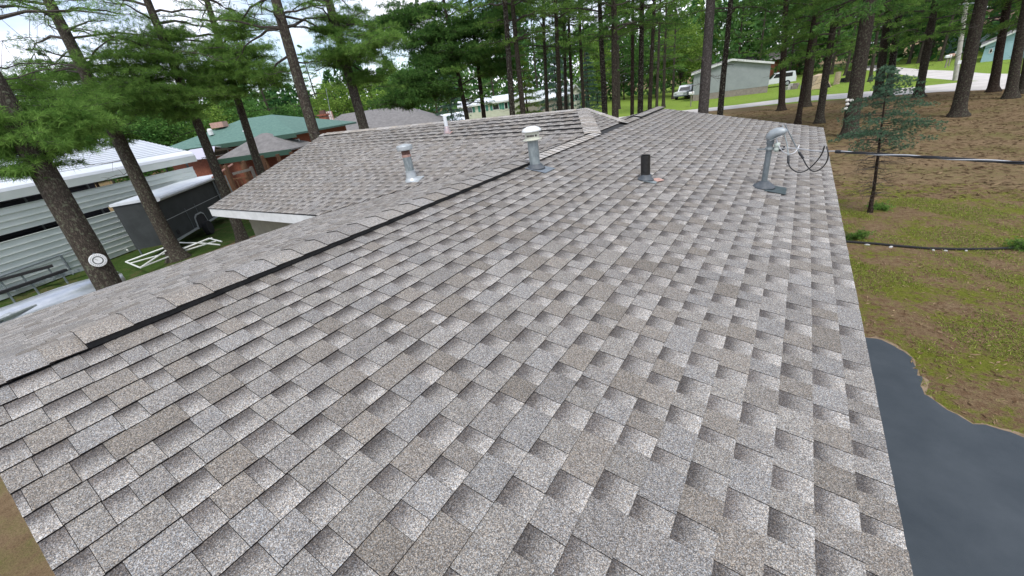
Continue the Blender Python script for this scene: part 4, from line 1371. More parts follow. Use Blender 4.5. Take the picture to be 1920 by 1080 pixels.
M['silver'] = mat('bare_aluminium', (0.55, 0.58, 0.61), 0.28, 0.75, col2=(0.66, 0.68, 0.70), scale=4)
M['pipe_white'] = mat('white_pipe', (0.72, 0.74, 0.70), 0.45)
M['stone'] = mat('white_stone', (0.40, 0.39, 0.37), 0.9, col2=(0.5, 0.49, 0.47), scale=20)
M['tan_wood'] = mat('cut_log', (0.42, 0.31, 0.20), 0.9, col2=(0.52, 0.41, 0.29), scale=7)

class Frame:
    """wall frame: x along the wall, y outwards to the viewer, z up"""
    def __init__(s, p0, p1, z=0.0):
        s.o = np.array([p0[0], p0[1], z]); d = np.array([p1[0] - p0[0], p1[1] - p0[1], 0.0])
        s.L = np.linalg.norm(d); s.x = d / s.L
        s.y = np.array([s.x[1], -s.x[0], 0.0])
        if s.y @ (CAM - s.o) < 0: s.y = -s.y
        s.z = np.array([0, 0, 1.0])
    def p(s, a, b, c): return s.o + s.x * a + s.y * b + s.z * c
    def box(s, mb, a0, a1, b0, b1, c0, c1):
        mb.hexa([s.p(*q) for q in ((a0, b0, c0), (a1, b0, c0), (a1, b1, c0), (a0, b1, c0), (a0, b0, c1), (a1, b0, c1), (a1, b1, c1), (a0, b1, c1))])
    def at(s, x, y, b=0.0):          # pixel -> (along, height) on the plane at outward offset b
        n_ = s.y; d = ray(x, y); o = s.o + s.y * b
        q = CAM + d * ((n_ @ (o - CAM)) / (n_ @ d))
        return (q - s.o) @ s.x, q[2] - s.o[2]

def building(name, label, p0, p1, depth, eave, rise, wall_m, roof_m, trim_m, ridge='along', over_=.35, wins=(), base=None, cat='house', z=0.0, hip=False, clap=0):
    f = Frame(p0, p1, z)
    t = thing(name, label, cat, f.o)
    L = f.L
    B = lambda mb, nm, m, par=None: mb.build(nm, m, par or t, f.o)
    b = MB(); z0 = base if base else 0
    f.box(b, 0, L, -depth, 0, z0, eave)
    if ridge == 'perp':
        for bb in (0.0, -depth + .05):
            b.prism([f.p(0, bb, eave), f.p(L, bb, eave), f.p(L / 2, bb, eave + rise)], -f.y * .05)
    elif not hip:
        for aa in (0, L - .05):
            b.prism([f.p(aa, 0, eave), f.p(aa, -depth, eave), f.p(aa, -depth / 2, eave + rise)], f.x * .05)
    w = B(b, 'wall', wall_m)
    if base:
        b = MB(); f.box(b, .02, L - .02, -depth + .02, -.02, 0, base); B(b, 'foundation', M['block'])
    if clap:
        k = 0
        while z0 + k * clap + clap < eave:
            bb = MB(); f.box(bb, 0, L, .002, .018, z0 + k * clap, z0 + k * clap + clap * .88); B(bb, 'siding_board', wall_m, w); k += 1
    o_ = over_
    th = .12
    if ridge == 'along':
        sl = rise / (depth / 2)
        zt = eave - o_ * sl + .03
        lo = o_ if not hip else -depth * .45
        for sg in (0, 1):
            b = MB()
            yb = o_ if sg == 0 else -depth - o_
            a0, a1 = -o_, L + o_
            r0, r1 = (-o_, L + o_) if not hip else (depth * .42, L - depth * .42)
            q = [f.p(a0, yb, zt), f.p(a1, yb, zt), f.p(r1, -depth / 2, eave + rise + .03), f.p(r0, -depth / 2, eave + rise + .03)]
            b.prism(q, (0, 0, th)); B(b, 'roof', roof_m)
        if hip:
            for sg in (0, 1):
                b = MB()
                a0 = -o_ if sg == 0 else L + o_
                rr = depth * .42 if sg == 0 else L - depth * .42
                q = [f.p(a0, o_, zt), f.p(a0, -depth - o_, zt), f.p(rr, -depth / 2, eave + rise + .028)]
                b.prism(q, (0, 0, th)); B(b, 'roof', roof_m)
        b = MB(); f.box(b, -o_, L + o_, o_ + .002, o_ + .03, zt - .14, zt + th - .01); B(b, 'fascia', trim_m)
        if not hip:
            for aa in (-o_ - .03, L + o_):
                for s0 in (o_, -depth - o_):
                    b = MB(); b.prism([f.p(aa, s0, zt - .1), f.p(aa, -depth / 2, eave + rise - .07), f.p(aa, -depth / 2, eave + rise + .14), f.p(aa, s0, zt + th)], f.x * .03); B(b, 'rake_board', trim_m)
    else:
        sl = rise / (L / 2)
        zt = eave - o_ * sl + .03
        for sg in (0, 1):
            b = MB()
            a0 = -o_ if sg == 0 else L + o_
            q = [f.p(a0, o_, zt), f.p(L / 2, o_, eave + rise + .03), f.p(L / 2, -depth - o_, eave + rise + .03), f.p(a0, -depth - o_, zt)]
            b.prism(q, (0, 0, th)); B(b, 'roof', roof_m)
            b = MB(); b.prism([f.p(a0, o_ + .002, zt - .12), f.p(L / 2, o_ + .002, eave + rise - .09), f.p(L / 2, o_ + .002, eave + rise + .14), f.p(a0, o_ + .002, zt + th - .005)], f.y * .03); B(b, 'rake_board', trim_m)
    for wspec in wins:
        a0, a1, c0, c1 = wspec[:4]
        sh = wspec[4] if len(wspec) > 4 else None
        b = MB(); f.box(b, a0 - .06, a1 + .06, .003, .045, c0 - .06, c1 + .06); wf = B(b, 'window', M['white_paint'])
        b = MB(); f.box(b, a0, a1, .04, .052, c0, c1); B(b, 'pane', M['glass'], wf)
        if sh:
            sw = sh
            for x0, x1 in ((a0 - .08 - sw, a0 - .08), (a1 + .08, a1 + .08 + sw)):
                b = MB(); f.box(b, x0, x1, .003, .05, c0 - .06, c1 + .06); B(b, 'shutter', M['shutter'])
    return t, f

# cream home with green shutters
f0 = Frame(dep(866, 224, 70), dep(985, 212, 70))
a_ = lambda x, y: f0.at(x, y)
wn_ = []
for x0, x1, y0, y1 in ((925, 934.5, 195, 206), (947, 951, 192, 204), (876, 884.5, 201.5, 212), (902.5, 909, 197.5, 209)):
    u0, za = a_(x0, y1); u1, zb = a_(x1, y0)
    wn_.append((u0, u1, za, zb, .42))
e0 = a_(930, 190.5)[1]
building('mobile_home', 'long cream home with green shutters and white metal roof beyond the wing ridge', f0.o, f0.o + f0.x * f0.L, 4.6, e0, .75, M['cream'], M['white_roof'], M['white_paint'], wins=wn_, clap=.3)
f1 = Frame(dep(1073, 206, 62), dep(1089, 203, 62))
u0, za = f1.at(1076, 189); u1, zb = f1.at(1087, 176)
building('mobile_home', 'cream gabled home end with one dark shuttered window between the pine trunks', f1.o, f1.o + f1.x * f1.L, 9.5, f1.at(1080, 170)[1], .8, M['cream'], M['white_roof'], M['white_paint'], ridge='perp', wins=((u0 + .2, u1 - .2, za, zb, .22),), over_=.3)
f1 = Frame(dep(985, 214, 64), dep(1062, 205, 64))
building('mobile_home', 'weathered home with long white roof partly hidden by spruces', f1.o, f1.o + f1.x * f1.L, 4.6, f1.at(1015, 186)[1], 1.1, M['grey_wood'], M['white_roof'], M['white_paint'], over_=.3)
# grey hip roofed house
f2 = Frame(dep(560, 262, 45), dep(815, 227, 45))
building('grey_house', 'low house with broad weathered grey hip roof beyond the wing ridge', f2.o, f2.o + f2.x * f2.L, 9.5, 2.55, 2.0, M['grey_wood'], M['grey_roof'], M['rust_dark'], hip=True, over_=.6)
# small white-roofed shelter
f3 = Frame(dep(806, 232, 55), dep(868, 226, 55))
building('white_shed', 'low shed with bright white sheet roof before the blue spruce', f3.o, f3.o + f3.x * f3.L, 5, 1.7, 1.0, M['cream'], M['white_roof'], M['white_paint'], over_=.4, cat='shed')
# chimney and flag
cb = dep(617, 250, 44)
ch = thing('chimney', 'square red brick chimney rising in front of the grey hip roof', 'chimney', (cb[0], cb[1], 0))
zt_ = over(cb, 616, 215)[2]
b = MB(); b.box((0, 0, zt_ / 2), (.75, .75, zt_), .6); b.build('stack', M['brick'], ch)
b = MB(); b.box((0, 0, zt_ + .05), (1.0, 1.0, .16), .6); b.build('crown', M['brick'], ch)
b = MB(); b.box((0, 0, zt_ + .30), (.5, .5, .4), .6); b.build('flue', M['rust_dark'], ch)
fp = dep(620, 250, 47)
fg = thing('flag_pole', 'tilted pole with a hanging striped red and white flag behind the brick chimney', 'flag', (fp[0], fp[1], 0))
ft = over(fp, 611, 165)
b = MB(); b.tube([(0, 0, 0), (ft[0] - fp[0], ft[1] - fp[1], ft[2])], [.05, .03], 8); b.build('pole', M['galv'], fg)
q = over(fp, 621, 206); zz = q[2]
Xd = unit(np.array([_r[0], _r[1], 0]))
for k in range(7):
    b = MB()
    x0, x1 = .12 + k * .11, .12 + (k + 1) * .11
    h = 1.6 - .06 * k
    w0, w1 = .06 * math.sin(k * 1.9), .06 * math.sin((k + 1) * 1.9)
    nn_ = np.array([-Xd[1], Xd[0], 0])
    P4 = [Xd * x0 + nn_ * w0, Xd * x1 + nn_ * w1]
    b.prism([P4[0] + (0, 0, zz - .1), P4[1] + (0, 0, zz - .13), P4[1] + (0, 0, zz - h - .1), P4[0] + (0, 0, zz - h)], nn_ * .01)
    b.build('stripe', M['rust'] if k % 2 == 0 else M['white_paint'], fg)

# brick house with green roof
g0, g1 = dep(318, 300, 27), dep(552, 266, 26)
fg_ = Frame(g0, g1)
ev = fg_.at(480, 258)[1]
def win(f, x0, x1, y0, y1, b=0.0):
    u0, za = f.at(x0, y1, b); u1, zb = f.at(x1, y0, b)
    return (min(u0, u1), max(u0, u1), min(za, zb), max(za, zb))
gh, fg_ = building('brick_house', 'red brick house with green shingle hip roof behind the split trunk pine', g0, g1, 8.0, ev, 1.15, M['brick'], M['green_roof'], M['green_trim'], hip=True, over_=.7,
                  wins=(win(fg_, 519, 532, 254, 262), win(fg_, 487, 497, 260, 272), win(fg_, 543, 560, 262, 277), win(fg_, 398, 425, 278, 292)))
for x, y, m_ in ((394, 247, 'white_paint'), (461, 249, 'white_paint')):
    qv = fg_.at(x, y, -1.2)
    b = MB(); b.lathe([(.16, -.2), (.16, .1), (.1, .2)], org=fg_.p(qv[0], -1.2, qv[1]), n=10); b.build('roof_vent', M[m_], gh, fg_.o)
qv = fg_.at(411, 234, -2.5)
b = MB(); b.box(fg_.p(qv[0], -2.5, qv[1]), (.9, .6, .35), .6); b.build('skylight', M['rust'], gh, fg_.o)
# its porch
p0_, p1_ = fg_.p(fg_.at(404, 303, 2.4)[0], 2.4, 0), fg_.p(fg_.at(545, 281, 2.4)[0], 2.4, 0)
fpz = fg_.at(470, 293, 2.4)[1]
po = thing('porch', 'small gabled porch with grey shingles and green fascia before the brick house', 'porch', p0_)
fp_ = Frame(p0_, p1_)
L = fp_.L
for sg in (0, 1):
    b = MB()
    q = [fp_.p(0, .0, fpz), fp_.p(L, .0, fpz), fp_.p(L * .52, -2.0, fpz + 1.05), fp_.p(L * .44, -2.0, fpz + 1.05)] if sg == 0 else [fp_.p(0, 0, fpz), fp_.p(L * .44, -2.0, fpz + 1.05), fp_.p(0, -3.0, fpz)]
    b.prism(q, (0, 0, .08)); b.build('roof', M['grey_roof'], po, fp_.o)
b = MB(); b.prism([fp_.p(L, 0, fpz), fp_.p(L, -3.0, fpz), fp_.p(L * .52, -2.0, fpz + 1.05)], (0, 0, .08)); b.build('roof', M['grey_roof'], po, fp_.o)
b = MB(); fp_.box(b, -.02, L + .02, .004, .06, fpz - .2, fpz + .09); b.build('fascia', M['green_trim'], po, fp_.o)
for a in (.25, L * .3, L * .62, L - .25):
    b = MB(); fp_.box(b, a - .07, a + .07, -.2, -.06, 0, fpz - .02); b.build('post', M['brown_wood'], po, fp_.o)
b = MB(); fp_.box(b, 0, L, -2.6, -.05, .9, 1.0); b.build('deck_floor', M['brown_wood'], po, fp_.o)
for k in range(16):
    a = L * (k + .5) / 16
    b = MB(); fp_.box(b, a - .03, a + .03, -.1, -.06, 1.0, 1.75); b.build('baluster', M['brown_wood'], po, fp_.o)
b = MB(); fp_.box(b, 0, L, -.12, -.03, 1.75, 1.82); b.build('handrail', M['brown_wood'], po, fp_.o)
# second small pale canopy left of the porch
c0_, c1_ = dep(305, 312, 24), dep(402, 297, 24)
fc = Frame(c0_, c1_)
cz = fc.at(350, 303)[1]
cn_ = thing('canopy', 'pale lilac fabric canopy between the steel carport and the brick house', 'canopy', fc.o)
b = MB(); b.prism([fc.p(0, 0, cz), fc.p(fc.L, 0, cz), fc.p(fc.L * .75, -1.8, cz + .55), fc.p(fc.L * .25, -1.8, cz + .55)], (0, 0, .03)); b.build('roof', mat('lilac_canvas', (.45, .44, .52), .8), cn_, fc.o)
b = MB(); b.prism([fc.p(0, -3.6, cz), fc.p(fc.L, -3.6, cz), fc.p(fc.L * .75, -1.8, cz + .55), fc.p(fc.L * .25, -1.8, cz + .55)], (0, 0, .03)); b.build('roof', M['white_roof'], cn_, fc.o)
for a in (.1, fc.L - .1):
    for bb in (-.05, -3.5):
        b = MB(); b.tube([fc.p(a, bb, 0), fc.p(a, bb, cz)], .03, 8); b.build('post', M['dark_in'], cn_, fc.o)
# stacked lumber under it
for k in range(5):
    q = fc.p(.6 + .12 * k, -.6 - .25 * k, .9)
    b = MB(); b.box(q, (2.8, .22, .9 + .25 * (k % 3)), math.atan2(fc.x[1], fc.x[0])); o = b.build('lumber_stack', M['tan_wood'], None, q)
    tag(o, 'pale lumber stacked under the lilac canopy', 'lumber', 'lumber stacks under the canopy')

# timber fence and poles behind the wing corner
for i, (x, y, yt) in enumerate(((437, 345, 308), (470, 338, 300), (505, 330, 290), (532, 322, 288), (556, 316, 284))):
    q = dep(x, y, 21); tp_ = over(q, x - 6, yt)
    b = MB(); b.box((q[0], q[1], tp_[2] / 2), (.14, .14, tp_[2]), .5); o = b.build('fence_post', M['brown_wood'], None, (q[0], q[1], 0))
    tag(o, 'brown timber post in the yard of the brick house', 'post', 'timber posts by the brick house')
q0, q1 = dep(437, 326, 20.5), dep(472, 317, 20.5)
b = MB(); b.bar(q0, q1, .12, .12); b.bar(q1 + (0, 0, .12), np.array([q1[0], q1[1], 0]), .12, .12)
tag(b.build('rail', M['grey_wood'], None, (q1[0], q1[1], 0)), 'pale weathered rail and post behind the cargo trailer', 'rail')
q0, q1 = dep(398, 333, 20), dep(436, 308, 21)
b = MB(); b.tube([q0, q1], .05, 8); o = b.build('pink_pole', mat('faded_pink', (.45, .24, .19), .7), None, (q0[0], q0[1], 0)); tag(o, 'slanted faded pink pole above the cargo trailer roof', 'pole')
q0, q1 = dep(437, 350, 21), dep(560, 322, 22)
b = MB(); b.bar((q0[0], q0[1], .85), (q1[0], q1[1], .85), .04, 1.7); o = b.build('board_fence', M['brown_wood'], None, (q0[0], q0[1], 0)); tag(o, 'dark brown board fence below the porch of the brick house', 'fence')

# steel carport
B0 = gnd(296, 454); B1 = gnd(34, 554)
ux = unit(B1 - B0)
fcp = Frame(B0 - ux * 4.0, B1 + ux * 7.0)
cp = thing('carport', 'large pale steel carport with ribbed siding panels and open dark gaps', 'carport', fcp.o)
Lc_ = fcp.L
if fcp.at(300, 400)[0] > fcp.at(100, 400)[0]:
    fcp.o, fcp.x = fcp.o + fcp.x * fcp.L, -fcp.x
aR = fcp.at(361, 290)[0]; aL = Lc_
zE = fcp.at(200, 318)[1]
lowR = fcp.at(272, 420)[0]
def panel(a0, a1, z0, z1, name='wall_panel', b0=0.0, m='steel_white'):
    n = max(1, round((z1 - z0) / .235))
    for k in range(n):
        zz0, zz1 = z0 + (z1 - z0) * k / n, z0 + (z1 - z0) * (k + 1) / n
        b = MB()
        fcp.box(b, a0, a1, b0 - .03, b0, zz0, zz1 - .05)
        b.hexa([fcp.p(*q) for q in ((a0, b0 - .03, zz1 - .05), (a1, b0 - .03, zz1 - .05), (a1, b0 + .002, zz1 - .05), (a0, b0 + .002, zz1 - .05), (a0, b0 - .03, zz1 - .002), (a1, b0 - .03, zz1 - .002), (a1, b0 + .045, zz1 - .012), (a0, b0 + .045, zz1 - .012))])
        b.build(name, M[m], cp, fcp.o)
ze_ = zE
panel(aR + .35, aL, 2.12, 3.0)
panel(lowR, aL, .05, 1.9)
panel(aR, aL, .05, 3.0, 'back_panel', -7.4, 'dark_in')  # back wall coloured near black: the shade inside is painted on
for a in np.arange(aR + .5, aL, 3.0):
    for bb in (-.08, -7.2):
        b = MB(); fcp.box(b, a - .04, a + .04, bb - .06, bb, 0, 3.4); b.build('post', M['galv_dark'], cp, fcp.o)
# roof: ribbed sheets with rounded eaves
zr_ = zE + 1.35
prof = [(.12, zE - .38), (.13, zE - .1), (.09, zE + .02), (-.05, zE + .12), (-.35, zE + .22)]
prof2 = [(-7.4 - y_ , z_) for y_, z_ in reversed(prof)]
full = prof + [(-3.7, zr_)] + prof2
for i in range(len(full) - 1):
    (b0_, c0_2), (b1_, c1_2) = full[i], full[i + 1]
    n = max(1, round(math.hypot(b1_ - b0_, c1_2 - c0_2) / .23)) if i in (4, 5) else 1
    for k in range(n):
        t0, t1 = k / n, (k + 1) / n
        P_ = [(b0_ + (b1_ - b0_) * t, c0_2 + (c1_2 - c0_2) * t) for t in (t0, t1)]
        b = MB()
        b.hexa([fcp.p(aR, P_[0][0], P_[0][1] - .02), fcp.p(aL, P_[0][0], P_[0][1] - .02), fcp.p(aL, P_[1][0], P_[1][1] - .02), fcp.p(aR, P_[1][0], P_[1][1] - .02)] +
               [fcp.p(aR, P_[0][0], P_[0][1]), fcp.p(aL, P_[0][0], P_[0][1]), fcp.p(aL, P_[1][0], P_[1][1]), fcp.p(aR, P_[1][0], P_[1][1])])
        if n > 1:
            mb_, mc_ = P_[0]
            b.bar(fcp.p(aR, mb_, mc_ + .012), fcp.p(aL, mb_, mc_ + .012), .05, .03)
        b.build('roof_sheet' if i not in (0,) else 'eave_trim', M['steel_roof'] if i not in (0,) else M['steel_white'], cp, fcp.o)

# cargo trailer
T0, T1 = gnd(326, 455, .5), gnd(436, 389, .5)
ft_ = Frame(T0, T1)
if ft_.at(300, 440)[0] > ft_.at(400, 400)[0]:
    ft_.o, ft_.x = ft_.o + ft_.x * ft_.L, -ft_.x
tr = thing('cargo_trailer', 'charcoal enclosed cargo trailer with white roof parked behind the house', 'trailer', ft_.o)
topz = ft_.at(385, 338)[1]
LT = ft_.L
b = MB(); ft_.box(b, 0, LT, -1.4, 0, .5, topz); b.build('body', M['trailer'], tr, ft_.o)
b = MB(); ft_.box(b, -.05, LT + .05, -1.45, .06, topz, topz + .10); b.build('roof', M['white_roof'], tr, ft_.o)
b = MB(); b.tube([ft_.p(.1, .16, topz + .0), ft_.p(LT * .98, .16, topz + .0)], .11, 10); b.build('awning', M['white_roof'], tr, ft_.o)
b = MB(); ft_.box(b, 0, LT, .003, .03, .47, .56); b.build('sill_trim', M['alu'], tr, ft_.o)
b = MB(); ft_.box(b, 0, LT, .003, .012, ft_.at(330, 405)[1], ft_.at(330, 405)[1] + .025); b.build('belt_trim', M['alu'], tr, ft_.o)
for x in (350, 372):
    a = ft_.at(x, 400)[0]
    b = MB(); ft_.box(b, a - .012, a + .012, .003, .014, .56, 1.55); b.build('seam', M['galv_dark'], tr, ft_.o)
aw = ft_.at(388, 436)[0]
b = MB(); b.prism([ft_.p(aw - .62, .004, .45), ft_.p(aw + .62, .004, .45), ft_.p(aw + .5, .004, .98), ft_.p(aw + .28, .004, 1.1), ft_.p(aw - .28, .004, 1.1), ft_.p(aw - .5, .004, .98)], ft_.y * .03); fd = b.build('fender_trim', M['alu'], tr, ft_.o)
b = MB(); b.prism([ft_.p(aw - .56, .036, .45), ft_.p(aw + .56, .036, .45), ft_.p(aw + .45, .036, .93), ft_.p(aw + .25, .036, 1.04), ft_.p(aw - .25, .036, 1.04), ft_.p(aw - .45, .036, .93)], ft_.y * .004); b.build('wheel_arch', M['tyre'], tr, ft_.o)
b = MB(); b.lathe([(.18, .03), (.33, .03), (.34, .08), (.34, .20), (.33, .24), (.18, .24)], org=ft_.p(aw, .02, .34), axis=ft_.y, n=20); wh = b.build('wheel', M['tyre'], tr, ft_.o)
b = MB(); b.lathe([(.17, .23), (.17, .25), (.05, .26)], org=ft_.p(aw, .02, .34), axis=ft_.y, n=16); b.build('rim', M['galv'], wh)
q = ft_.at(334, 435); b = MB(); b.lathe([(.11, .004), (.11, .02)], org=ft_.p(q[0], 0, q[1]), axis=ft_.y, n=18); b.build('vent_cover', M['tyre'], tr, ft_.o)
q = ft_.at(376, 414); b = MB(); b.lathe([(.05, .004), (.05, .03)], org=ft_.p(q[0], 0, q[1]), axis=ft_.y, n=14); b.build('marker_lamp', M['white_paint'], tr, ft_.o)
for x in (400, 428):
    q = ft_.at(x, 350); b = MB(); b.bar(ft_.p(q[0], .08, topz - .1), ft_.p(q[0] + .0, .08, .6), .05, .05); b.build('awning_arm', M['galv'], tr, ft_.o)

# chain link fence posts and rail
fpz_ = []
prev = None
for i, (x, y, xt, yt) in enumerate(((-20, 575, -42, 535), (138, 515, 116, 478), (268, 480, 246, 438), (330, 462, 312, 424))):
    q = gnd(x, y); tp_ = over(q, xt, yt)
    tp_ = np.array([q[0], q[1], tp_[2]])
    fpz_.append((q, tp_))
fe = thing('wire_fence', 'thin grey steel post and rail fence in front of the carport', 'fence', fpz_[1][0])
for q, tp_ in fpz_:
    b = MB(); b.tube([q, tp_], .035, 8); b.build('post', M['galv_dark'], fe, fpz_[1][0])
for (q, a), (q2, c) in zip(fpz_[:-1], fpz_[1:]):
    b = MB(); b.tube([a, c], .022, 6); b.build('rail', M['galv_dark'], fe, fpz_[1][0])

# boat trailer bunks, overturned aluminium boat, white stand, hammock frame
o0 = gnd(60, 530)
bt = thing('boat_trailer', 'galvanised boat trailer with two dark carpeted bunk boards before the carport', 'trailer', o0)
for (x0, y0, x1, y1) in ((-60, 541, 99, 498), (-60, 570, 124, 506)):
    a, c = gnd(x0, y0, .75), gnd(x1, y1, .75)
    b = MB(); b.bar(a, c, .16, .09); b.build('bunk', M['tyre'], bt, o0)
    for t_ in (.35, .6, .93):
        q = a + (c - a) * t_
        b = MB(); b.tube([(q[0], q[1], .3), (q[0], q[1], .72)], .03, 6); b.build('bracket', M['galv'], bt, o0)
a, c = gnd(-60, 566, .3), gnd(160, 503, .3)
b = MB(); b.bar(a, c, .1, .12); b.build('frame_beam', M['galv'], bt, o0)
for t_ in (.3, .62):
    q = a + (c - a) * t_
    b = MB(); b.bar(q - fcp.y * .9 + (0, 0, .0), q + fcp.y * .5, .08, .08); b.build('cross_beam', M['galv'], bt, o0)
q = gnd(18, 590, .55)
b = MB(); b.box((0, 0, 0), (1.1, .32, .05), math.atan2(ux[1], ux[0])); b.lathe([(.30, -.12), (.31, -.1), (.31, .1), (.30, .12)], org=(0, 0, -.26), axis=fcp.y, n=18)
b.v = [tuple(np.array(v) + q) for v in b.v]; b.build('fender', M['alu'], bt, o0)
# boat hull, keel up
bc = gnd(75, 575, .35)
bx = unit(np.array([*(gnd(150, 545) - gnd(0, 600))[:2], 0]))
by = np.array([-bx[1], bx[0], 0])
b = MB()
ns, nr = 16, 12
for i in range(ns + 1):
    t_ = i / ns
    s_ = -2.4 + 4.6 * t_
    wd = .82 * (1 - max(0, (t_ - .55) / .45) ** 2.2) ** .6 if t_ < 1 else .02
    hg = .62 * (1 - .35 * max(0, (t_ - .7) / .3) ** 2)
    for j in range(nr + 1):
        an = math.pi * j / nr
        b.v.append(tuple(bx * s_ + by * math.cos(an) * max(wd, .02) + np.array([0, 0, hg * math.sin(an) ** .75])))
for i in range(ns):
    for j in range(nr):
        k = i * (nr + 1) + j
        b.f.append((k, k + 1, k + nr + 2, k + nr + 1))
b.f.append(tuple(range(nr + 1)))
bo = thing('overturned_boat', 'upturned bare aluminium rowing boat lying at the back of the house', 'boat', (bc[0], bc[1], 0.05))
b.build('hull', M['silver'], bo, smooth=True)
b = MB(); b.tube([bx * -2.4 + (0, 0, .62), bx * .6 + (0, 0, .635), bx * 1.9 + (0, 0, .52)], .018, 6); b.build('keel', M['silver'], bo)
b = MB(); b.tube([bx * 2.0 + (0, 0, .42), bx * 2.12 + (0, 0, .5), bx * 2.2 + by * .08 + (0, 0, .42)], .015, 6); b.build('bow_handle', M['galv'], bo)
# white winch stand
o0 = gnd(270, 470)
wsn = thing('winch_stand', 'white tubular boat winch stand leaning against the steel carport', 'stand', o0)
def line_px(pts, r_, nm, m_, par, org, z=None, D=None):
    b = MB(); b.tube([gnd(x, y, zz) for x, y, zz in pts], r_, 7); return b.build(nm, m_, par, org)
line_px([(247, 462, .1), (222, 432, .75), (203, 420, 1.05), (197, 425, 1.0), (204, 440, .7), (240, 470, .15)], .035, 'loop', M['pipe_white'], wsn, o0)
line_px([(192, 430, .8), (199, 445, .5)], .06, 'pad', M['pipe_white'], wsn, o0)
line_px([(204, 434, .75), (211, 449, .45)], .06, 'pad', M['pipe_white'], wsn, o0)
line_px([(222, 446, .5), (236, 455, .3), (248, 466, .1)], .08, 'post', M['pipe_white'], wsn, o0)
line_px([(250, 465, .1), (272, 458, .12)], .05, 'foot', M['pipe_white'], wsn, o0)
# hammock frame
o0 = gnd(320, 470)
hf = thing('hammock_frame', 'white pipe frame with crossed bars lying behind the back eave', 'frame', o0)
for pts in ([(236, 491, .35), (331, 456, .55)], [(236, 491, .35), (263, 502, .3)], [(263, 502, .3), (331, 457, .55)], [(244, 494, .25), (335, 468, .25), (398, 446, .35)], [(263, 502, .3), (340, 472, .2), (405, 452, .3)], [(333, 455, .5), (380, 456, .3), (412, 459, .25)], [(335, 470, .3), (392, 447, .5), (416, 453, .35)]):
    b = MB(); b.tube([gnd(*q) for q in pts], .03, 7); b.build('bar', M['pipe_white'], hf, o0)
b = MB(); b.tube([gnd(333, 455, .6), gnd(338, 478, .0)], .06, 7); b.build('leg', M['grey_wood'], hf, o0)

# thermometer dial on the near pine
t_, b0_, ax_ = near_trees[0]
q = over(b0_, 183, 487); tc_ = unit(CAM - q)
tc_ = unit(np.array([tc_[0], tc_[1], .12]))
q = q + tc_ * .34
th_ = thing('thermometer', 'round white outdoor thermometer dial fixed to the thick near pine', 'thermometer', q)
b = MB(); b.lathe([(.155, -.02), (.165, -.01), (.165, .01), (.155, .02), (.01, .02)], axis=tc_, n=36); b.build('dial', mat('white_dial', (.68, .69, .68), .4), th_)
b = MB()
n_ = 40; i0 = 0
xx = unit(np.cross(tc_, (0, 0, 1))); yy = np.cross(xx, tc_)
for j in range(n_):
    for r_ in (.078, .103):
        a = 6.2832 * j / n_
        b.v.append(tuple(tc_ * .0225 + (xx * math.cos(a) + yy * math.sin(a)) * r_))
for j in range(n_):
    k = (j + 1) % n_
    b.f.append((2 * j, 2 * j + 1, 2 * k + 1, 2 * k))
b.build('dark_ring', mat('dial_ring', (.10, .11, .10), .5), th_)
b = MB()
for j in range(24):
    a = 6.2832 * j / 24
    d_ = xx * math.cos(a) + yy * math.sin(a)
    b.bar(tc_ * .023 + d_ * .122, tc_ * .023 + d_ * .142, .008, .003, up=tc_)
b.build('tick_marks', M['mark'], th_)
b = MB(); b.bar(tc_ * .026, tc_ * .026 + (xx * .5 + yy * .6) * .09, .007, .004, up=tc_); b.build('needle', M['mark'], th_)
b = MB(); b.tube([yy * .16, yy * .19], .02, 6); b.build('hanger', M['galv'], th_)

# ------------------------------------------------------------------ across the road
def facing(p0, width):
    d = np.array([p0[0] - CAM[0], p0[1] - CAM[1]]); d /= np.linalg.norm(d)
    return np.array([p0[0] + d[1] * width, p0[1] - d[0] * width, 0])
w0 = gnd(1298, 190)
w1 = facing(w0, 8.6)
fb = Frame(w0, w1)
building('gable_building', 'pale grey gable ended building with block base on the bright lawn', w0, w1, 12, fb.at(1298, 139)[1], fb.at(1362, 115)[1] - fb.at(1362, 131)[1], M['grey_wall'], M['grey_roof'], M['white_paint'], ridge='perp', base=.75, over_=.3, cat='building')
f5 = Frame(gnd(1838, 117), facing(gnd(1838, 117), 8.0))
building('blue_house', 'light blue gabled house with a small dark window beyond the road fork', f5.o, f5.o + f5.x * f5.L, 9, f5.at(1842, 84)[1], 1.9, M['blue_wall'], M['grey_roof'], M['white_paint'], ridge='perp', over_=.4, wins=(win(f5, 1855, 1861, 92, 99),))
q = dep(1895, 78, 66)
building('brown_roof_house', 'house with orange brown roof behind the light blue house', (q[0] - 4, q[1] - 2), (q[0] + 8, q[1] + 2), 8, 3.6, 2.2, M['blue_wall'], M['rust'], M['white_paint'], over_=.5)
q = dep(1430, 135, 82)
building('red_barn', 'dark red building half hidden behind the pale grey gable', (q[0] - 4, q[1] - 1.5), (q[0] + 6, q[1] + 1.5), 7, 3.4, 1.6, M['brick'], M['grey_roof'], M['white_paint'], over_=.4, cat='barn')

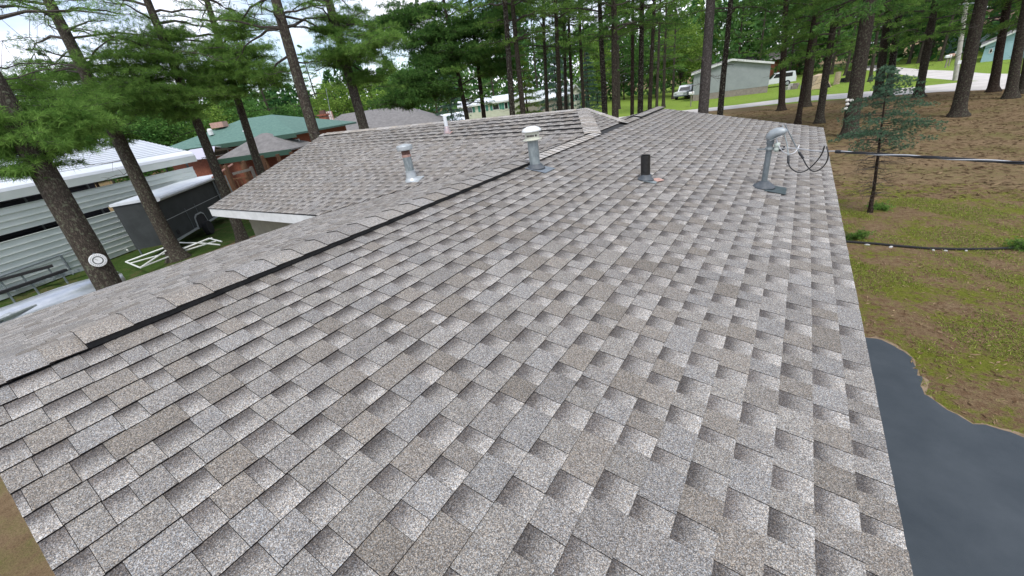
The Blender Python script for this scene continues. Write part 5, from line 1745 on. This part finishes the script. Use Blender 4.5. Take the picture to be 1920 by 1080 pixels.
def vehicle(label, base, rz, kind):
    t = thing('parked_car' if kind == 'van' else 'pickup_truck', label, 'car' if kind == 'van' else 'truck', base, rz)
    Lv, Wv = (4.9, 1.9) if kind == 'van' else (5.2, 1.9)
    side = [(-Lv / 2, .45), (-Lv / 2 + .05, 1.0), (-.9, 1.08), (-.55, 1.08), (.0, 1.75), (2.2, 1.78), (Lv / 2 - .05, 1.1), (Lv / 2, .5)] if kind == 'van' else [(-Lv / 2, .5), (-Lv / 2, 1.05), (-1.1, 1.12), (-.6, 1.82), (.75, 1.82), (.85, 1.15), (Lv / 2, 1.15), (Lv / 2, .55)]
    b = MB(); b.prism([(x, -Wv / 2, z) for x, z in side], (0, Wv, 0)); body = b.build('body', M['car_white'], t)
    wins_ = ((-.3, .85), (.95, 1.95)) if kind == 'van' else ((-.75, -.02), (.05, .68))
    for sg in (-1, 1):
        for x0, x1 in wins_:
            b = MB(); y = sg * (Wv / 2 + .004)
            b.prism([(x0 + .02, y, 1.18), (x1, y, 1.18), (x1, y, 1.66), (x0 + .28 if x0 < 0 else x0, y, 1.66)], (0, sg * .01, 0)); b.build('window', M['glass'], t)
    b = MB()
    xs = (-.56, -.04) if kind == 'van' else (-1.08, -.64)
    b.prism([(xs[0] - .02, -.8, 1.14), (xs[1] - .02, -.7, 1.70), (xs[1] - .02, .7, 1.70), (xs[0] - .02, .8, 1.14)], (-.01, 0, .01)); b.build('windscreen', M['glass'], t)
    for sx in (-Lv / 2 + .95, Lv / 2 - 1.0):
        for sy in (-1, 1):
            b = MB(); b.lathe([(.2, 0), (.36, .0), (.37, .05), (.37, .18), (.36, .22), (.2, .22)], org=(sx, sy * (Wv / 2 - .18), .37), axis=(0, sy, 0), n=18); w = b.build('wheel', M['tyre'], t)
            b = MB(); b.lathe([(.2, .2), (.2, .225), (.06, .235)], org=(sx, sy * (Wv / 2 - .18), .37), axis=(0, sy, 0), n=14); b.build('rim', M['alu'], w)
    for sy in (-.65, .65):
        b = MB(); b.box((-Lv / 2 - .01, sy, .85), (.04, .35, .18)); b.build('headlight', M['alu'], t)
        b = MB(); b.box((Lv / 2 + .01, sy * 1.2, .9), (.04, .15, .3)); b.build('tail_light', M['rust'], t)
    b = MB(); b.box((-Lv / 2 - .03, 0, .55), (.12, Wv - .1, .18)); b.build('bumper', M['galv_dark'], t)
    return t
q = gnd(1450, 163.5)
rzv = math.atan2((w1 - w0)[1], (w1 - w0)[0])
vehicle('white van parked at the right of the pale grey gable building', (q[0], q[1], 0), rzv, 'van')
q = gnd(1288, 184)
vehicle('white pickup showing its cab left of the pale grey gable building', (q[0], q[1], 0), rzv + 1.2, 'pickup')

# utility pole
b0_ = gnd(1791, 151); tp_ = over(b0_, 1817, -30)
up_ = thing('utility_pole', 'pale weathered utility pole with cross arms beside the road fork', 'utility pole', b0_)
d_ = tp_ - b0_
b = MB(); b.tube([(0, 0, -.2), d_ * .5, d_ * 1.3], [.17, .15, .12], 12); b.build('pole', mat('weathered_pole', (.30, .29, .25), .9, col2=(.42, .41, .36), scale=4), up_)
for f_ in (.80, .9):
    b = MB(); b.bar(d_ * f_ - Xd * .7 + (0, 0, .1), d_ * f_ + Xd * 1.0, .09, .1); b.build('cross_arm', M['galv_dark'], up_)
b = MB(); b.lathe([(.0, -.5), (.22, -.48), (.24, 0), (.22, .45), (.05, .5)], org=d_ * .98 + Xd * .45, n=14); b.build('transformer', M['galv'], up_)
b = MB(); b.box(d_ * .19 - _f * .17, (.3, .05, .28), 0.3); b.build('plate', M['white_paint'], up_)
b = MB(); b.tube([d_ * .02 + Xd * .17, d_ * .2 + Xd * .16], .05, 6); b.build('conduit', M['dark_in'], up_)
# mailboxes
def mailbox(x, y, label, m_, h=1.05):
    q = gnd(x, y)
    t = thing('mailbox', label, 'mailbox', q, .4)
    b = MB(); b.box((0, 0, h / 2), (.1, .1, h)); b.build('post', M['grey_wood'], t)
    b = MB()
    pr = [(-.28, -.13, h), (-.28, .13, h), (-.28, .13, h + .16)] + [(-.28, .13 * math.cos(a), h + .16 + .13 * math.sin(a)) for a in np.linspace(.3, 2.84, 7)] + [(-.28, -.13, h + .16)]
    b.prism(pr, (.56, 0, 0)); bx_ = b.build('box', m_, t)
    b = MB(); b.box((.1, -.145, h + .2), (.05, .02, .18)); b.build('flag', M['rust'], bx_)
mailbox(1772, 127, 'white mailbox leaning on a post left of the utility pole', M['white_paint'])
mailbox(1778, 124, 'faded red mailbox beside the white one by the road', M['rust'])
mailbox(1790, 121, 'large pale green mailbox nearest the utility pole', M['pvc'], 1.2)
mailbox(1295, 200, 'white mailbox on a post at the foot of the pale grey gable', M['white_paint'], 1.3)
# stumps, cut logs and lawn pieces
def lump(name, x, y, label, cat, mats, h, r_):
    q = gnd(x, y)
    b = MB(); b.lathe([(r_ * 1.2, -.05), (r_ * 1.05, .1), (r_, h * .6), (r_ * .96, h), (.01, h + .02)], n=12)
    b.v = [(vx * (1 + .1 * math.sin(5 * vy)), vy, vz) for vx, vy, vz in b.v]
    o = b.build(name, mats, None, smooth=False); o.location = tuple(q); tag(o, label, cat)
lump('tree_stump', 1590, 154, 'dark stump topped with yellow leaves on the far lawn', 'stump', M['bark'], 1.2, .35)
lump('black_tub', 1581, 154, 'black tub standing beside the stump on the far lawn', 'tub', M['tyre'], .45, .3)
lump('carved_log', 1568, 158, 'pale upright cut log beside the black tub', 'log', M['tan_wood'], 1.3, .28)
q = gnd(1534, 166)
lt = thing('log_lean_to', 'tan timber lean-to with dark opening on the far lawn', 'shelter', q, .5)
b = MB(); b.prism([(-1.1, -.6, 0), (1.1, -.6, 0), (.1, -.6, 1.5), (-.5, -.6, 1.35)], (0, 1.2, 0)); b.build('shell', M['tan_wood'], lt)
b = MB(); b.prism([(.2, -.62, .0), (.95, -.62, 0), (.3, -.62, 1.1)], (0, .015, 0)); b.build('opening', M['tyre'], lt)  # solid black sheet, painting the shade inside the shelter
for i, (x, y) in enumerate(((1520, 165), (1480, 168), (1490, 167), (1508, 166))):
    q = gnd(x, y)
    b = MB(); b.box((0, 0, .2), (.9, .5, .4), i * .7); b.box((.1, 0, .5), (.5, .4, .3), i * 1.3)
    o = b.build('stone_pile', M['stone'] if i % 2 else M['block'], None); o.location = tuple(q); tag(o, 'small pile of pale rocks along the edge of the far lawn', 'rocks', 'rock piles on the far lawn')

# ------------------------------------------------------------------ lawn edging, stones, sprigs, grass
ep = [gnd(1585, 455), gnd(1640, 459), gnd(1690, 464), gnd(1740, 468), gnd(1800, 469.5), gnd(1860, 469), gnd(1930, 466), gnd(2050, 462)]
b = MB(); b.tube([p_ + (0, 0, .03) for p_ in ep], .028, 8, wob=.15)
o = b.build('lawn_edging', M['tyre'], None, ep[0]); tag(o, 'black rubber lawn edging lying across the patchy grass', 'edging')
for i, (x, y) in enumerate(((1627, 457), (1671, 461), (1750, 467), (1773, 468), (1811, 468))):
    q = gnd(x, y)
    b = MB(); b.lathe([(.02, -.02), (.035, .01), (.032, .03), (.014, .042), (.003, .044)], n=9)
    b.v = [(vx * 1.3, vy * (1 + .2 * math.sin(7 * vx + i)), vz) for vx, vy, vz in b.v]
    o = b.build('edging_stone', M['stone'], None); o.location = (q[0] - .02, q[1] - .1, 0.0); o.rotation_euler = (0, 0, i); o.scale = ((1.2, 1.4, .7, .8, .6)[i], (.6, .7, .6, .5, .7)[i], .7); tag(o, 'white stone resting against the black lawn edging', 'stone', 'stones along the lawn edging')
def bush(name, x, y, size, label, seed, m='needle', dens=1.0):
    q = gnd(x, y)
    f = Foliage(seed)
    for k in range(int(16 * dens)):
        a = f.rn.random() * 6.28
        l = size * f.rn.uniform(.5, 1)
        f.branch((0, 0, .02), (math.cos(a) * l, math.sin(a) * l, l * f.rn.uniform(.2, .9)), .035, .1, ntw=7, bare=.1, r0=.006, twr=.003)
    t = thing(name, label, 'bush', q)
    o = bpy.data.objects.new('foliage', f.mesh(10, .06, .009, M[m])); COL.objects.link(o); o.parent = t
    o = bpy.data.objects.new('stems', f.limb_mesh()); COL.objects.link(o); o.parent = t
bush('low_shrub', 1597, 447, .26, 'low dark green sprig against the roof edge by the lawn edging', 801)
bush('low_shrub', 1648, 393, .2, 'small green bush at the foot of the young spruce', 802)
bush('low_shrub', 1925, 468, .26, 'green sprig growing over the far end of the lawn edging', 804)

def grass_field(name, label, n, area, size, seed, thr):
    R_ = np.random.default_rng(seed)
    P_ = area(R_, n)
    # clumps
    ph = np.sin(P_[:, 0] * 2.1 + 1.3 * np.sin(P_[:, 1] * 1.7)) + np.sin(P_[:, 1] * 2.6 + 1.1 * np.sin(P_[:, 0] * 2.9)) + .7 * np.sin(P_[:, 0] * 6.3 + P_[:, 1] * 5.1)
    P_ = P_[ph + R_.normal(0, .5, len(P_)) > thr]
    k = len(P_)
    an = R_.uniform(0, 6.28, k)
    sd = np.stack([np.cos(an), np.sin(an), np.zeros(k)], 1)
    h = size * R_.uniform(.4, 1.2, (k, 1))
    bend = R_.normal(0, .5, (k, 3)); bend[:, 2] = .75
    tip = P_ + bend * h
    w = .0045 + size * .05
    V = np.stack([P_ - sd * w, P_ + sd * w, tip], 1).reshape(-1, 3)
    T = np.repeat(np.clip(R_.normal(.5, .3, k), 0, 1), 3)
    me = arrays_to_obj(name, V, np.arange(len(V)).reshape(-1, 3), T, M['grass'])
    o = bpy.data.objects.new(name, me); COL.objects.link(o)
    tag(o, label, 'grass'); o['kind'] = 'stuff'
def area1(R_, n):
    x = R_.uniform(3.6, 9.5, n); y = R_.uniform(4.5, 16, n)
    k = np.ones(n, bool)
    pl = np.array([(p_[0], p_[1]) for p_ in drv])
    yy_ = np.interp(x, np.sort(pl[:, 0]), pl[np.argsort(pl[:, 0]), 1])
    k = y > yy_ + .02
    x, y = x[k], y[k]
    return np.stack([x, y, np.full(len(x), .004)], 1)
grass_field('grass', 'sparse yellow green grass tufts on the patchy lawn beside the roof', 150000, area1, .045, 21, .45)
M['litter'] = leaf_material('needle_litter', (0.085, 0.052, 0.03), (0.32, 0.23, 0.135), 0.1)
def litter(name, label, n, x0, x1, y0, y1, size, seed, skip=None):
    R_ = np.random.default_rng(seed)
    P_ = np.stack([R_.uniform(x0, x1, n), R_.uniform(y0, y1, n), R_.uniform(.012, .022, n)], 1)
    if skip is not None:
        P_ = P_[~skip(P_)]
    k = len(P_)
    an = R_.uniform(0, 6.28, k)
    d = np.stack([np.cos(an), np.sin(an), R_.normal(0, .12, k)], 1)
    sd = np.stack([-np.sin(an), np.cos(an), R_.normal(0, .3, k)], 1)
    L_ = size * R_.uniform(.5, 1.6, (k, 1)); w_ = L_ * R_.uniform(.06, .28, (k, 1))
    V = np.stack([P_ - d * L_, P_ + sd * w_, P_ + d * L_, P_ - sd * w_], 1).reshape(-1, 3)
    T = np.repeat(np.clip(R_.normal(.4, .3, k), 0, 1), 4)
    me = arrays_to_obj(name, V, np.arange(len(V)).reshape(-1, 4), T, M['litter'])
    o = bpy.data.objects.new(name, me); COL.objects.link(o)
    tag(o, label, 'litter'); o['kind'] = 'stuff'
litter('needle_litter', 'fallen brown needles and twigs on the slope below the road', 30000, -2, 18, 16, 44, .09, 31)
dmin = lambda P_: P_[:, 1] < np.interp(P_[:, 0], np.sort([p_[0] for p_ in drv]), [p_[1] for p_ in sorted(drv, key=lambda q_: q_[0])]) + .1
litter('lawn_litter', 'dry leaves and twigs scattered over the patchy lawn', 16000, 3.5, 11, 5, 17, .03, 32, dmin)
